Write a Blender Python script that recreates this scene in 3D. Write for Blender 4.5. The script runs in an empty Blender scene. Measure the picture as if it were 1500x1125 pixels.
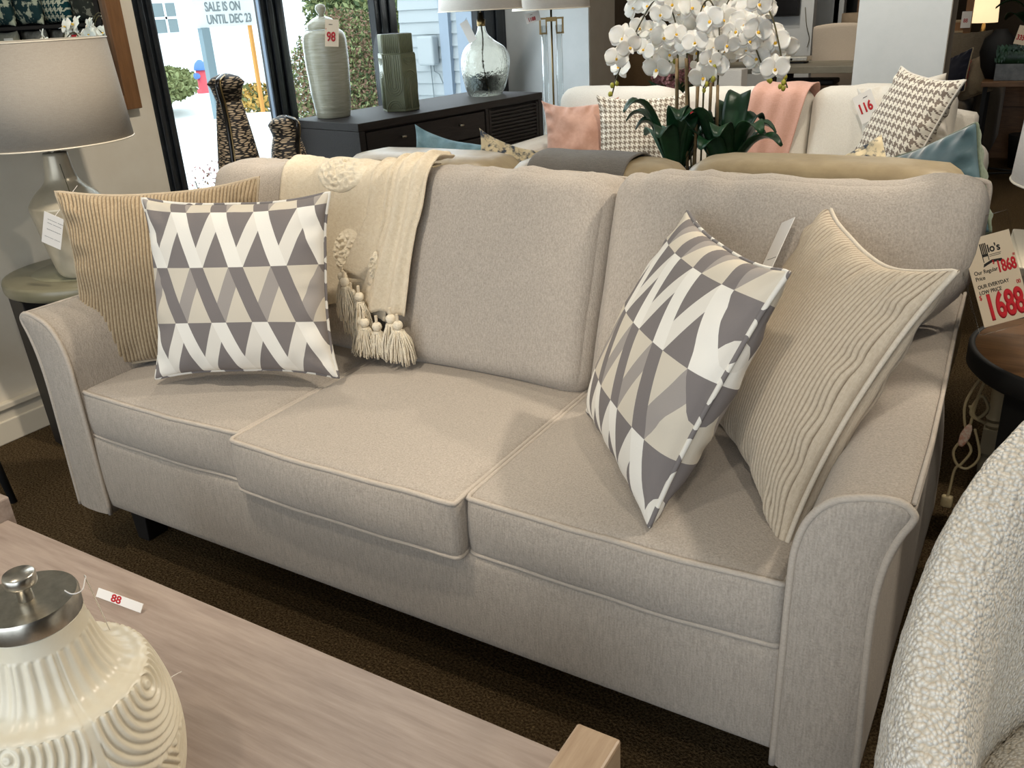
import bpy, math, random
from mathutils import Vector, Matrix, noise
from mathutils.bvhtree import BVHTree

SC = bpy.context.scene
COL = SC.collection
PI = math.pi
R = math.radians
random.seed(7)

# ------------------------------------------------------------------ camera
cam_d = bpy.data.cameras.new('camera'); cam = bpy.data.objects.new('camera', cam_d); COL.objects.link(cam)
cr = Vector((0.85735973, 0.51224499, -0.05039211)); cu = Vector((-0.16567299, 0.36732639, 0.91521789)); cf = Vector((-0.48732613, 0.77632235, -0.39979602))
cam.matrix_world = Matrix(((cr.x, cu.x, -cf.x, 2.1501), (cr.y, cu.y, -cf.y, -1.2093), (cr.z, cu.z, -cf.z, 1.3971), (0, 0, 0, 1)))
cam_d.sensor_width = 36.0; cam_d.lens = 36.0 * 1276.7 / 1500; cam_d.clip_start = 0.05; cam_d.clip_end = 200
SC.camera = cam
SC.view_settings.view_transform = 'Standard'; SC.view_settings.look = 'None'
SC.view_settings.gamma = 1.0; SC.view_settings.use_curve_mapping = False
SC.view_settings.exposure = -0.08
SC.cycles.max_bounces = 8; SC.cycles.transparent_max_bounces = 12; SC.cycles.caustics_reflective = False; SC.cycles.caustics_refractive = False
SC.cycles.sample_clamp_indirect = 6.0

# ------------------------------------------------------------------ world and lights
W = bpy.data.worlds.new('world'); SC.world = W; W.use_nodes = True
bg = W.node_tree.nodes['Background']; bg.inputs[0].default_value = (0.90, 0.96, 1.0, 1); bg.inputs[1].default_value = 2.8

def area(name, loc, size, power, col, look):
    l = bpy.data.lights.new(name, 'AREA'); l.shape = 'RECTANGLE'; l.size = size[0]; l.size_y = size[1]; l.energy = power; l.color = col
    o = bpy.data.objects.new(name, l); COL.objects.link(o); o.location = loc
    o.rotation_euler = (Vector(look) - Vector(loc)).to_track_quat('-Z', 'Y').to_euler(); return o
def spot(name, loc, look, power, col=(1.0, 0.895, 0.75), ang=60, blend=0.5, rad=0.06):
    l = bpy.data.lights.new(name, 'SPOT'); l.energy = power; l.color = col; l.spot_size = R(ang); l.spot_blend = blend; l.shadow_soft_size = rad
    o = bpy.data.objects.new(name, l); COL.objects.link(o); o.location = loc
    o.rotation_euler = (Vector(look) - Vector(loc)).to_track_quat('-Z', 'Y').to_euler(); return o
area('daylight_front_window', (1.6, -4.2, 1.35), (5.6, 2.6), 150, (0.80, 0.90, 1.0), (1.2, 0.5, 0.5))
area('daylight_side_window', (-0.85, 2.6, 1.75), (2.4, 1.6), 26, (0.82, 0.92, 1.0), (2.0, 2.0, 0.6))
SPOTS = [((2.9, 1.5, 2.92), (1.3, 0.35, 0.5), 170, 62), ((0.7, -0.6, 2.92), (0.35, 0.35, 0.5), 110, 60), ((-0.1, 1.2, 2.92), (0.5, 0.5, 0.7), 50, 55),
         ((1.2, 1.2, 2.92), (1.05, 2.3, 1.1), 110, 50), ((2.3, 2.6, 2.92), (1.4, 3.2, 0.6), 60, 60), ((0.4, 2.4, 2.92), (0.2, 3.3, 0.6), 45, 60),
         ((2.6, -0.4, 2.92), (2.3, -0.2, 0.6), 45, 60), ((1.0, -1.6, 2.92), (1.1, -0.9, 0.5), 45, 60), ((1.3, 0.3, 2.92), (-1.0, 0.75, 0.8), 170, 44),
         ((2.2, 0.7, 2.92), (2.3, 1.2, 0.6), 24, 50), ((2.4, 5.0, 2.92), (1.9, 5.6, 0.4), 26, 60), ((0.2, 5.4, 2.92), (0.1, 6.6, 0.9), 40, 70),
         ((2.6, 3.0, 2.92), (3.9, 4.1, 1.3), 60, 50), ((1.2, 3.3, 2.92), (1.3, 4.5, 1.2), 125, 48), ((0.3, 5.0, 2.92), (0.15, 6.5, 1.1), 50, 60), ((-0.1, 2.9, 2.92), (-0.7, 4.0, 1.0), 28, 48), ((2.6, 2.6, 2.92), (1.85, 0.6, 0.8), 130, 40), ((2.0, -1.4, 2.92), (1.72, 0.66, 0.96), 75, 26)]
for i, (a, b, p, an) in enumerate(SPOTS): spot('ceiling_spot_light', a, b, p, ang=an)
area('showroom_fill', (1.6, 4.6, 2.93), (4.0, 4.0), 22, (1.0, 0.90, 0.76), (1.6, 4.6, 0))

# ------------------------------------------------------------------ materials
MATS = {}
def lin(c): return tuple(((x / 255.0) / 12.92 if x / 255.0 <= 0.04045 else ((x / 255.0 + 0.055) / 1.055) ** 2.4) for x in c)
def base_mat(name, col, rough=0.6, metal=0.0, spec=0.5):
    m = bpy.data.materials.new(name); m.use_nodes = True; b = m.node_tree.nodes['Principled BSDF']
    b.inputs['Base Color'].default_value = (*lin(col), 1); b.inputs['Roughness'].default_value = rough; b.inputs['Metallic'].default_value = metal
    b.inputs['Specular IOR Level'].default_value = spec; MATS[name] = m; return m
class NT:
    def __init__(s, m): s.t = m.node_tree; s.b = s.t.nodes['Principled BSDF']
    def n(s, kind, **kw):
        o = s.t.nodes.new(kind)
        for k, v in kw.items():
            if k.startswith('i_'): o.inputs[int(k[2:])].default_value = v
            else: setattr(o, k, v)
        return o
    def l(s, a, b): s.t.links.new(a, b)
    def math(s, op, a, b=None, c=None):
        o = s.n('ShaderNodeMath', operation=op)
        for i, x in enumerate((a, b, c)):
            if x is None: continue
            if isinstance(x, (int, float)): o.inputs[i].default_value = x
            else: s.l(x, o.inputs[i])
        return o.outputs[0]
    def mix(s, f, a, b):
        o = s.n('ShaderNodeMix', data_type='RGBA')
        for i, x in ((0, f), (6, a), (7, b)):
            if isinstance(x, (int, float)): o.inputs[i].default_value = x
            elif isinstance(x, tuple): o.inputs[i].default_value = (*x, 1) if len(x) == 3 else x
            else: s.l(x, o.inputs[i])
        return o.outputs[2]
    def noise(s, scale, stretch=None, detail=3, coord='Object', rough=0.5):
        tc = s.n('ShaderNodeTexCoord'); src = tc.outputs[coord]
        if stretch:
            mp = s.n('ShaderNodeMapping'); mp.inputs['Scale'].default_value = stretch; s.l(src, mp.inputs[0]); src = mp.outputs[0]
        no = s.n('ShaderNodeTexNoise'); no.inputs['Scale'].default_value = scale; no.inputs['Detail'].default_value = detail; no.inputs['Roughness'].default_value = rough
        s.l(src, no.inputs['Vector']); return no.outputs[0]
    def bump(s, h, strength, dist=0.002):
        b = s.n('ShaderNodeBump'); b.inputs['Strength'].default_value = strength; b.inputs['Distance'].default_value = dist
        s.l(h, b.inputs['Height']); s.l(b.outputs[0], s.b.inputs['Normal'])
def ramp(nt, f, lo, hi):
    r = nt.n('ShaderNodeMapRange'); r.inputs[1].default_value = lo; r.inputs[2].default_value = hi; nt.l(f, r.inputs[0]); return r.outputs[0]
def fabric(name, col, col2=None, scale=260, bump=0.35, streak=None, rough=0.95, sheen=0.15):
    m = base_mat(name, col, rough, spec=0.15); nt = NT(m); nt.b.inputs['Sheen Weight'].default_value = sheen
    c2 = col2 or tuple(min(255, int(x * 1.10 + 6)) for x in col)
    f = nt.noise(scale, None, 4, rough=0.65)
    g = nt.noise(60, streak or (1, 1, 8), 4)
    fac = nt.math('ADD', nt.math('MULTIPLY', ramp(nt, f, 0.35, 0.65), 0.55), nt.math('MULTIPLY', ramp(nt, g, 0.35, 0.65), 0.45))
    nt.l(nt.mix(fac, lin(col), lin(c2)), nt.b.inputs['Base Color']); nt.bump(fac, bump, 0.0015); return m
def wood(name, c1, c2, axis=(1, 12, 12), scale=6, rough=0.45, bump=0.1):
    m = base_mat(name, c1, rough); nt = NT(m); f = nt.noise(scale, axis, 6, rough=0.6); g = nt.noise(scale * 5, axis, 3)
    fac = nt.math('ADD', nt.math('MULTIPLY', ramp(nt, f, 0.3, 0.7), 0.7), nt.math('MULTIPLY', g, 0.3))
    nt.l(nt.mix(fac, lin(c1), lin(c2)), nt.b.inputs['Base Color']); nt.bump(fac, bump, 0.002); return m
def noisy(name, c1, c2, scale=30, rough=0.6, bump=0.0, metal=0, dist=0.003, lo=0.35, hi=0.65, spec=0.5):
    m = base_mat(name, c1, rough, metal, spec); nt = NT(m); f = ramp(nt, nt.noise(scale, None, 5, rough=0.6), lo, hi)
    nt.l(nt.mix(f, lin(c1), lin(c2)), nt.b.inputs['Base Color'])
    if bump: nt.bump(f, bump, dist)
    return m
def uvxy(nt, su, sv):
    u = nt.n('ShaderNodeUVMap'); s_ = nt.n('ShaderNodeSeparateXYZ'); nt.l(u.outputs[0], s_.inputs[0])
    return nt.math('MULTIPLY', s_.outputs[0], su), nt.math('MULTIPLY', s_.outputs[1], sv)
def houndstooth(name, c1, c2, n, bump=0.3):
    m = base_mat(name, c1, 0.95, spec=0.1); nt = NT(m); x, y = uvxy(nt, n * 8, n * 8)
    x = nt.math('FLOOR', x); y = nt.math('FLOOR', y)
    wa = nt.math('LESS_THAN', nt.math('FLOORED_MODULO', x, 8.0), 3.5); we = nt.math('LESS_THAN', nt.math('FLOORED_MODULO', y, 8.0), 3.5)
    tw = nt.math('LESS_THAN', nt.math('FLOORED_MODULO', nt.math('ADD', x, y), 4.0), 1.5)
    f = nt.math('ADD', nt.math('MULTIPLY', wa, tw), nt.math('MULTIPLY', we, nt.math('SUBTRACT', 1.0, tw)))
    nt.l(nt.mix(f, lin(c1), lin(c2)), nt.b.inputs['Base Color']); nt.bump(nt.noise(180), bump, 0.002); return m
def geo_pattern(name, cols=4.3, rows=3.1, ou=0.1, ov=0.06):
    # rows of zigzag bands between triangles; alternate rows swap the light and dark tones
    m = base_mat(name, (200, 195, 190), 0.9, spec=0.15); nt = NT(m); u, v = uvxy(nt, cols, rows)
    u = nt.math('ADD', u, ou); v = nt.math('ADD', v, ov); row = nt.math('FLOOR', v); y = nt.math('SUBTRACT', v, row)
    par = nt.math('FLOORED_MODULO', row, 2.0); x = nt.math('ADD', u, nt.math('MULTIPLY', par, 0.5))
    def near(c, w):
        d = nt.math('ABSOLUTE', nt.math('SUBTRACT', nt.math('FRACT', nt.math('ADD', nt.math('SUBTRACT', x, c), 0.5)), 0.5)); return nt.math('LESS_THAN', d, w)
    back = near(nt.math('MULTIPLY', nt.math('SUBTRACT', 1.0, y), 0.5), 0.178)
    fwd = near(nt.math('ADD', nt.math('MULTIPLY', y, 0.5), 0.5), 0.178)
    W1, W2, G1, G2, B = lin((238, 233, 222)), lin((228, 222, 210)), lin((128, 121, 118)), lin((163, 155, 148)), lin((212, 202, 184))
    a = nt.mix(back, nt.mix(fwd, G1, W2), W1); b = nt.mix(back, nt.mix(fwd, B, G2), G1)
    col = nt.mix(par, a, b); nt.l(col, nt.b.inputs['Base Color']); nt.bump(nt.noise(320), 0.25, 0.001); return m

SOFA = fabric('oatmeal_linen', (160, 150, 138), (192, 181, 168), 260, 0.6, (5, 5, 0.6))
PIPE = fabric('oatmeal_piping', (180, 168, 154), (198, 187, 173), 300, 0.3)
CORD = fabric('tan_corduroy', (150, 131, 104), (178, 160, 132), 160, 0.5, (8, 1, 8))
def groove_shade(m, n):  # paints the shadow between corduroy wales into the base colour
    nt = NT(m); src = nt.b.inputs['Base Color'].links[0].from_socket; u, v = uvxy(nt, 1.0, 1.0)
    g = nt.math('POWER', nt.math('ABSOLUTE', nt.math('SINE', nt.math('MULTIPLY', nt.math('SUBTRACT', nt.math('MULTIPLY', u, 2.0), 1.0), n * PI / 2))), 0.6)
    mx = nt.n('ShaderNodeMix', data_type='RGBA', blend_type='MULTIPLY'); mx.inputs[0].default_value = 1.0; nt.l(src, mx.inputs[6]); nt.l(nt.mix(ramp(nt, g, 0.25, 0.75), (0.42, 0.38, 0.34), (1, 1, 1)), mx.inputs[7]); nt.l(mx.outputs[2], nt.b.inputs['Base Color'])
groove_shade(CORD, 54)
CORDP = fabric('tan_piping', (164, 148, 124), (186, 171, 148), 300, 0.3)
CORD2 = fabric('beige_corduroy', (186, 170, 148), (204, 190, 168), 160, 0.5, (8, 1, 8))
groove_shade(CORD2, 44)
CORD2P = fabric('beige_piping', (196, 184, 165), (214, 203, 186), 300, 0.3)
GEO = geo_pattern('triangle_print'); GEO2 = geo_pattern('triangle_print_slanted', 4.3, 3.1, 0.3, 0.25)
GEOP = base_mat('striped_piping', (200, 195, 186), 0.9)
nt = NT(GEOP); f_ = nt.math('GREATER_THAN', nt.noise(26, None, 0), 0.5); nt.l(nt.mix(f_, lin((226, 221, 210)), lin((120, 114, 112))), nt.b.inputs['Base Color'])
CREAM = fabric('cream_cotton', (224, 206, 176), (242, 228, 203), 120, 0.9, (3, 3, 22))
TUFT = fabric('cream_tuft', (232, 217, 190), (244, 233, 210), 90, 1.0)
BOUCLE = base_mat('white_boucle', (232, 224, 208), 1.0, spec=0.1); nt = NT(BOUCLE)
tc = nt.n('ShaderNodeTexCoord'); dn = nt.n('ShaderNodeTexNoise'); dn.inputs['Scale'].default_value = 40; nt.l(tc.outputs['Object'], dn.inputs[0])
vm = nt.n('ShaderNodeMixRGB'); vm.inputs[0].default_value = 0.007; nt.l(tc.outputs['Object'], vm.inputs[1]); nt.l(dn.outputs[1], vm.inputs[2])
vo = nt.n('ShaderNodeTexVoronoi'); vo.inputs['Scale'].default_value = 175; nt.l(vm.outputs[0], vo.inputs['Vector'])
inv = nt.math('SUBTRACT', 1.0, nt.math('MULTIPLY', vo.outputs[0], 1.3)); nt.bump(inv, 1.0, 0.0045)
nt.l(nt.mix(ramp(nt, inv, 0.1, 0.6), lin((214, 203, 184)), lin((240, 234, 222))), nt.b.inputs['Base Color']); nt.b.inputs['Sheen Weight'].default_value = 0.3
WALLP = noisy('wall_paint', (222, 213, 196), (227, 219, 203), 8, 0.85, 0.05)
WALLW = noisy('white_wall_paint', (212, 216, 216), (218, 221, 221), 8, 0.8, 0.03)
WALLG = noisy('grey_wall_paint', (150, 141, 128), (156, 147, 134), 8, 0.85)
WALLD = noisy('brown_wall_paint', (78, 66, 52), (86, 73, 58), 8, 0.9)
TRIMW = base_mat('cream_trim_paint', (222, 212, 192), 0.45)
CEIL = base_mat('ceiling_paint', (205, 200, 190), 0.9)
CARPET = noisy('brown_carpet', (72, 56, 36), (150, 126, 92), 170, 1.0, 1.0, dist=0.012, lo=0.38, hi=0.66, spec=0.05)
BLACKM = noisy('black_window_frame', (20, 24, 28), (30, 35, 40), 20, 0.35)
ALU = base_mat('blue_grey_frame', (128, 146, 168), 0.4)
DARKW = wood('charcoal_oak', (27, 22, 20), (44, 37, 33), (1, 14, 14), 10, 0.6, 0.3); DARKW.node_tree.nodes['Principled BSDF'].inputs['Specular IOR Level'].default_value = 0.3
DARKW2 = wood('dark_table_leg', (14, 11, 10), (24, 20, 18), (1, 1, 10), 5, 0.6)
TAUPE = wood('taupe_wood', (134, 117, 106), (172, 155, 142), (1.2, 14, 14), 5, 0.42, 0.08)
TAUPE2 = wood('light_oak_end', (150, 124, 98), (182, 158, 130), (14, 1.4, 14), 6, 0.45, 0.1)
WALNUT = wood('brown_walnut', (92, 64, 40), (136, 100, 66), (1, 10, 10), 8, 0.4)
FRAMEW = wood('brown_mirror_frame', (98, 66, 38), (134, 94, 56), (10, 10, 1), 8, 0.5)
OLIVE = noisy('olive_lacquer', (112, 107, 84), (128, 123, 100), 5, 0.28)
STEEL = noisy('brushed_nickel', (190, 184, 172), (214, 208, 196), 60, 0.28, metal=1.0)
BRASS = base_mat('aged_brass', (150, 128, 88), 0.35, 1.0)
KNOB = base_mat('knob_nickel', (180, 170, 150), 0.3, 1.0)
IVORY = noisy('ivory_glaze', (226, 215, 190), (234, 225, 203), 20, 0.32)
CERAM = noisy('pearl_grey_ceramic', (178, 166, 142), (206, 196, 174), 5, 0.3, metal=0.25)
SHADE = fabric('white_lamp_shade', (222, 214, 204), (232, 225, 216), 300, 0.2, (1, 1, 6)); NT(SHADE).b.inputs['Transmission Weight'].default_value = 0.0
PAPER = base_mat('white_card', (236, 230, 222), 0.7); PAPERC = base_mat('cream_card', (233, 212, 184), 0.6)
INK = base_mat('black_ink', (36, 32, 30), 0.8); RED = base_mat('red_ink', (184, 24, 34), 0.7); REDT = base_mat('red_card', (196, 30, 40), 0.7)
GREYINK = base_mat('sign_letter_grey', (128, 138, 142), 0.8)
LEATHER = noisy('taupe_leather', (140, 124, 96), (154, 138, 108), 18, 0.36, 0.15)
THROWG = fabric('grey_wool', (92, 88, 84), (108, 104, 98), 260, 0.4)
WHITEL = fabric('white_linen', (224, 217, 204), (238, 232, 221), 220, 0.4, (8, 8, 1))
PINKT = fabric('pink_throw_wool', (214, 164, 146), (226, 180, 163), 200, 0.4, (1, 1, 8))
PINKV = noisy('blush_velvet', (190, 142, 120), (214, 168, 147), 14, 0.8, 0.1); NT(PINKV).b.inputs['Sheen Weight'].default_value = 0.6
HOUND = houndstooth('houndstooth_beige', (236, 229, 215), (140, 126, 110), 17); HOUND2 = houndstooth('houndstooth_large', (238, 230, 214), (138, 124, 112), 13)
TEALH = houndstooth('houndstooth_teal', (214, 212, 190), (26, 66, 72), 6)
TEALV = noisy('teal_velvet', (34, 66, 74), (54, 88, 98), 12, 0.7, 0.1); NT(TEALV).b.inputs['Sheen Weight'].default_value = 0.7
TEALS = fabric('sage_back_velvet', (92, 104, 88), (120, 130, 112), 120, 0.4, (14, 1, 1))
BLUEV = noisy('blue_grey_velvet', (104, 142, 156), (146, 180, 192), 12, 0.6, 0.1)
LEAF = noisy('orchid_leaf', (14, 44, 24), (32, 74, 42), 9, 0.38); LEAF2 = noisy('orchid_leaf_pale', (62, 104, 88), (92, 134, 116), 9, 0.42)
PETAL = noisy('orchid_petal', (244, 238, 226), (250, 246, 238), 30, 0.55); NT(PETAL).b.inputs['Subsurface Weight'].default_value = 0.15
YEL = base_mat('orchid_lip', (232, 182, 44), 0.6); BUD = noisy('orchid_bud', (150, 150, 52), (190, 180, 70), 20, 0.5); STEM = noisy('orchid_stem', (52, 46, 28), (92, 84, 46), 20, 0.6)
BAMB = noisy('bamboo_stake', (120, 98, 66), (150, 126, 88), 20, 0.6)
SAGE = base_mat('sage_glaze', (118, 122, 94), 0.3); DARK = base_mat('matte_black', (12, 12, 12), 0.7); GREYM = noisy('grey_stone', (92, 96, 98), (120, 122, 122), 20, 0.6)
SNOW = noisy('snow', (238, 242, 246), (250, 252, 254), 3, 0.9, 0.1); ROADM = noisy('wet_asphalt', (110, 134, 152), (160, 182, 196), 3, 0.5)
SIDING = base_mat('pale_blue_siding', (178, 186, 190), 0.7); PLASTER = base_mat('white_render', (232, 236, 238), 0.8); PANEB = base_mat('far_window', (110, 126, 130), 0.3)
SOFAG = fabric('grey_brown_upholstery', (96, 86, 72), (112, 102, 86), 200, 0.3); PILT = fabric('tan_pillow', (142, 128, 104), (160, 146, 122), 200, 0.3)
NAVY = fabric('navy_pillow_cloth', (26, 28, 40), (34, 36, 50), 200, 0.3); REDP = fabric('red_pillow_cloth', (180, 60, 46), (196, 76, 58), 200, 0.3)
PLASTICW = base_mat('clear_cord_plastic', (196, 180, 140), 0.35)

def glassy(name, col, tint, fres=0.08, rough=0.02):     # thin glass: see-through with a mirror sheen
    m = bpy.data.materials.new(name); m.use_nodes = True; t = m.node_tree; t.nodes.clear()
    o = t.nodes.new('ShaderNodeOutputMaterial'); mx = t.nodes.new('ShaderNodeMixShader'); tr = t.nodes.new('ShaderNodeBsdfTransparent'); gl = t.nodes.new('ShaderNodeBsdfGlossy')
    lw = t.nodes.new('ShaderNodeLayerWeight'); lw.inputs[0].default_value = fres
    tr.inputs[0].default_value = (*tint, 1); gl.inputs[0].default_value = (*col, 1); gl.inputs['Roughness'].default_value = rough
    t.links.new(lw.outputs['Facing' if fres > 0.2 else 'Fresnel'], mx.inputs[0]); t.links.new(tr.outputs[0], mx.inputs[1]); t.links.new(gl.outputs[0], mx.inputs[2]); t.links.new(mx.outputs[0], o.inputs[0]); return m
PANE = glassy('window_glass', (1, 1, 1), (0.95, 0.98, 0.98), 0.04)
ACRYL = glassy('clear_acrylic', (1, 1, 1), (0.95, 0.95, 0.94), 0.12, 0.05)
GLASSL = base_mat('bubbly_lamp_glass', (206, 206, 198), 0.03); b_ = GLASSL.node_tree.nodes['Principled BSDF']; b_.inputs['Transmission Weight'].default_value = 1.0; b_.inputs['IOR'].default_value = 1.3
nt = NT(GLASSL); nt.bump(nt.noise(26, None, 3), 0.5, 0.01)
GLASSC = glassy('crystal_glass', (1, 1, 1), (0.93, 0.95, 0.95), 0.35, 0.03)
MIRR = base_mat('mirror_glass', (225, 232, 230), 0.0, 1.0)

# ------------------------------------------------------------------ mesh builder
ROOT = {}
class MB:
    def __init__(s): s.v = []; s.f = []; s.uv = {}; s.mi = []; s.cur = 0
    def add(s, vs, fs, uvs=None):
        o = len(s.v); s.v += [tuple(p) for p in vs]; s.f += [tuple(i + o for i in f) for f in fs]; s.mi += [s.cur] * len(fs)
        if uvs:
            for i, u in enumerate(uvs): s.uv[o + i] = u
        return s
    def box(s, x0, x1, y0, y1, z0, z1, M=None):
        p = [Vector((x, y, z)) for z in (z0, z1) for y in (y0, y1) for x in (x0, x1)]
        if M: p = [M @ q for q in p]
        return s.add(p, [(0, 2, 3, 1), (4, 5, 7, 6), (0, 1, 5, 4), (2, 6, 7, 3), (0, 4, 6, 2), (1, 3, 7, 5)])
    def lathe(s, prof, n=40, c=(0, 0, 0), M=None, fn=None):
        vs = []; fs = []; uv = []
        for k, (r, z) in enumerate(prof):
            for i in range(n):
                a = 2 * PI * i / n; rr = r + (fn(a, z, r) if fn else 0)
                p = Vector((c[0] + rr * math.cos(a), c[1] + rr * math.sin(a), c[2] + z)); vs.append(M @ p if M else p)
        for k in range(len(prof) - 1):
            for i in range(n):
                j = (i + 1) % n; fs.append((k * n + i, k * n + j, (k + 1) * n + j, (k + 1) * n + i))
        if prof[0][0] > 1e-5: fs.append(tuple(range(n - 1, -1, -1)))
        if prof[-1][0] > 1e-5: fs.append(tuple((len(prof) - 1) * n + i for i in range(n)))
        return s.add(vs, fs)
    def tube(s, path, r, n=8, closed=False):
        P = [Vector(p) for p in path]; N = len(P); rs = r if isinstance(r, (list, tuple)) else [r] * N
        vs = []; fs = []; up = None
        for i in range(N):
            t = (P[(i + 1) % N] - P[i - 1]) if closed else (P[min(i + 1, N - 1)] - P[max(i - 1, 0)])
            if t.length < 1e-9: t = Vector((0, 0, 1))
            t.normalize()
            if up is None: up = t.orthogonal().normalized()
            up = (up - t * up.dot(t)); up = up.normalized() if up.length > 1e-6 else t.orthogonal().normalized()
            b = t.cross(up)
            for k in range(n):
                a = 2 * PI * k / n; vs.append(P[i] + (up * math.cos(a) + b * math.sin(a)) * rs[i])
        for i in range(N if closed else N - 1):
            i2 = (i + 1) % N
            for k in range(n): fs.append((i * n + k, i * n + (k + 1) % n, i2 * n + (k + 1) % n, i2 * n + k))
        if not closed: fs.append(tuple(range(n - 1, -1, -1))); fs.append(tuple((N - 1) * n + k for k in range(n)))
        return s.add(vs, fs)
    def grid(s, fn, nu, nv, uvfn=None, flip=False):
        vs = [fn(i / nu, j / nv) for j in range(nv + 1) for i in range(nu + 1)]
        fs = []
        for j in range(nv):
            for i in range(nu):
                a = j * (nu + 1) + i; q = (a, a + 1, a + nu + 2, a + nu + 1); fs.append(q[::-1] if flip else q)
        return s.add(vs, fs, [(i / nu, j / nv) for j in range(nv + 1) for i in range(nu + 1)])
    def prism(s, poly, y0, y1, axis='y'):
        n = len(poly)
        def P(a, b, c): return {'y': (a, c, b), 'z': (a, b, c), 'x': (c, a, b)}[axis]
        vs = [P(a, b, y0) for a, b in poly] + [P(a, b, y1) for a, b in poly]
        fs = [tuple(range(n)), tuple(range(2 * n - 1, n - 1, -1))] + [(i, i + n, (i + 1) % n + n, (i + 1) % n) for i in range(n)]
        return s.add(vs, fs)
    def sphere(s, c, r, nu=12, nv=8, sc=(1, 1, 1)):
        prof = [(math.sin(PI * j / nv), -math.cos(PI * j / nv)) for j in range(nv + 1)]; vs = []; fs = []
        for a, z in prof:
            for i in range(nu): t = 2 * PI * i / nu; vs.append((c[0] + r * sc[0] * a * math.cos(t), c[1] + r * sc[1] * a * math.sin(t), c[2] + r * sc[2] * z))
        for j in range(nv):
            for i in range(nu): k = (i + 1) % nu; fs.append((j * nu + i, j * nu + k, (j + 1) * nu + k, (j + 1) * nu + i))
        return s.add(vs, fs)
    def rbox(s, hx, hy, hz, rc, n=10, fn=None, M=None):
        # rounded box centred at the origin, deformed by fn(point, unit) ; returns self
        def sp(k):
            t = k / n * 2 - 1; return math.copysign(1 - (1 - abs(t)) ** 1.7, t)
        key = {}; vs = []; fs = []
        for ax in range(3):
            for sg in (-1, 1):
                for i in range(n):
                    for j in range(n):
                        q = []
                        for (a, b) in ((i, j), (i + 1, j), (i + 1, j + 1), (i, j + 1)):
                            p = [0, 0, 0]; p[ax] = sg; p[(ax + 1) % 3] = sp(a); p[(ax + 2) % 3] = sp(b)
                            kk = tuple(round(c, 5) for c in p)
                            if kk not in key: key[kk] = len(vs); vs.append(rbox_pt(Vector(p), hx, hy, hz, rc, fn, M))
                            q.append(key[kk])
                        fs.append(tuple(q) if sg > 0 else tuple(q[::-1]))
        return s.add(vs, fs)
    def build(s, name, m, parent=None, smooth=False, bevel=0, sub=0, solid=0, loc=None):
        off = Vector(ROOT.get(parent.name, (0, 0, 0))) if parent is not None else Vector((0, 0, 0))
        if parent is None and loc: off = Vector(loc)
        me = bpy.data.meshes.new(name); me.from_pydata([Vector(p) - off for p in s.v], [], s.f); me.update()
        o = bpy.data.objects.new(name, me); COL.objects.link(o)
        for mm in (m if isinstance(m, (list, tuple)) else [m]): me.materials.append(mm)
        if any(s.mi): me.polygons.foreach_set('material_index', s.mi)
        if s.uv:
            ul = me.uv_layers.new(name='UVMap')
            for lp in me.loops: ul.data[lp.index].uv = s.uv.get(lp.vertex_index, (0, 0))
        if smooth: me.polygons.foreach_set('use_smooth', [True] * len(me.polygons))
        if parent is not None: o.parent = parent; ROOT[o.name] = tuple(off)
        elif loc: o.location = loc; ROOT[o.name] = tuple(loc)
        if bevel: b = o.modifiers.new('bevel', 'BEVEL'); b.width = bevel; b.segments = 2; b.limit_method = 'ANGLE'; b.harden_normals = False
        if solid: q = o.modifiers.new('solid', 'SOLIDIFY'); q.thickness = solid; q.offset = 0
        if sub: q = o.modifiers.new('sub', 'SUBSURF'); q.levels = sub; q.render_levels = sub
        return o
def rbox_pt(p, hx, hy, hz, rc, fn=None, M=None):
    h = Vector((hx, hy, hz)); q = Vector((p.x * hx, p.y * hy, p.z * hz)); inn = Vector([max(-(h[i] - rc), min(h[i] - rc, q[i])) for i in range(3)])
    d = q - inn; q = inn + d.normalized() * rc if d.length > 1e-9 else q
    if fn: q = fn(q, p)
    return M @ q if M else q
def thing(name, label, cat, loc=(0, 0, 0), rz=0, group=None, world=False):
    o = bpy.data.objects.new(name, None); COL.objects.link(o); o.empty_display_size = 0.05; o.location = loc; o.rotation_euler = (0, 0, rz)
    o['label'] = label; o['category'] = cat
    if group: o['group'] = group
    if world: ROOT[o.name] = tuple(loc)
    return o
def tag(o, label, cat, group=None, kind=None):
    o['label'] = label; o['category'] = cat
    if group: o['group'] = group
    if kind: o['kind'] = kind
    return o
def struct(o): o['kind'] = 'structure'; return o
def text(name, body, M, size, m, parent, extrude=0.0003, align='LEFT', bold=0.0, sx=1.0):
    cu_ = bpy.data.curves.new(name, 'FONT'); cu_.body = body; cu_.size = size; cu_.extrude = extrude; cu_.align_x = align; cu_.bevel_depth = bold * 0.8; cu_.bevel_resolution = 0
    cu_.materials.append(m); o = bpy.data.objects.new(name, cu_); COL.objects.link(o)
    if parent is not None: o.parent = parent
    me = bpy.data.meshes.new_from_object(o); bpy.data.objects.remove(o); o = bpy.data.objects.new(name, me); COL.objects.link(o)
    if parent is not None: o.parent = parent
    o.matrix_local = M @ Matrix.Diagonal((sx, 1, 1, 1)); return o
def frame(c, right, up):
    r_ = Vector(right).normalized(); u_ = Vector(up); u_ = (u_ - r_ * u_.dot(r_)).normalized(); n_ = r_.cross(u_)
    return Matrix(((r_.x, u_.x, n_.x, c[0]), (r_.y, u_.y, n_.y, c[1]), (r_.z, u_.z, n_.z, c[2]), (0, 0, 0, 1)))
def T(x, y, z): return Matrix.Translation((x, y, z))
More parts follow.
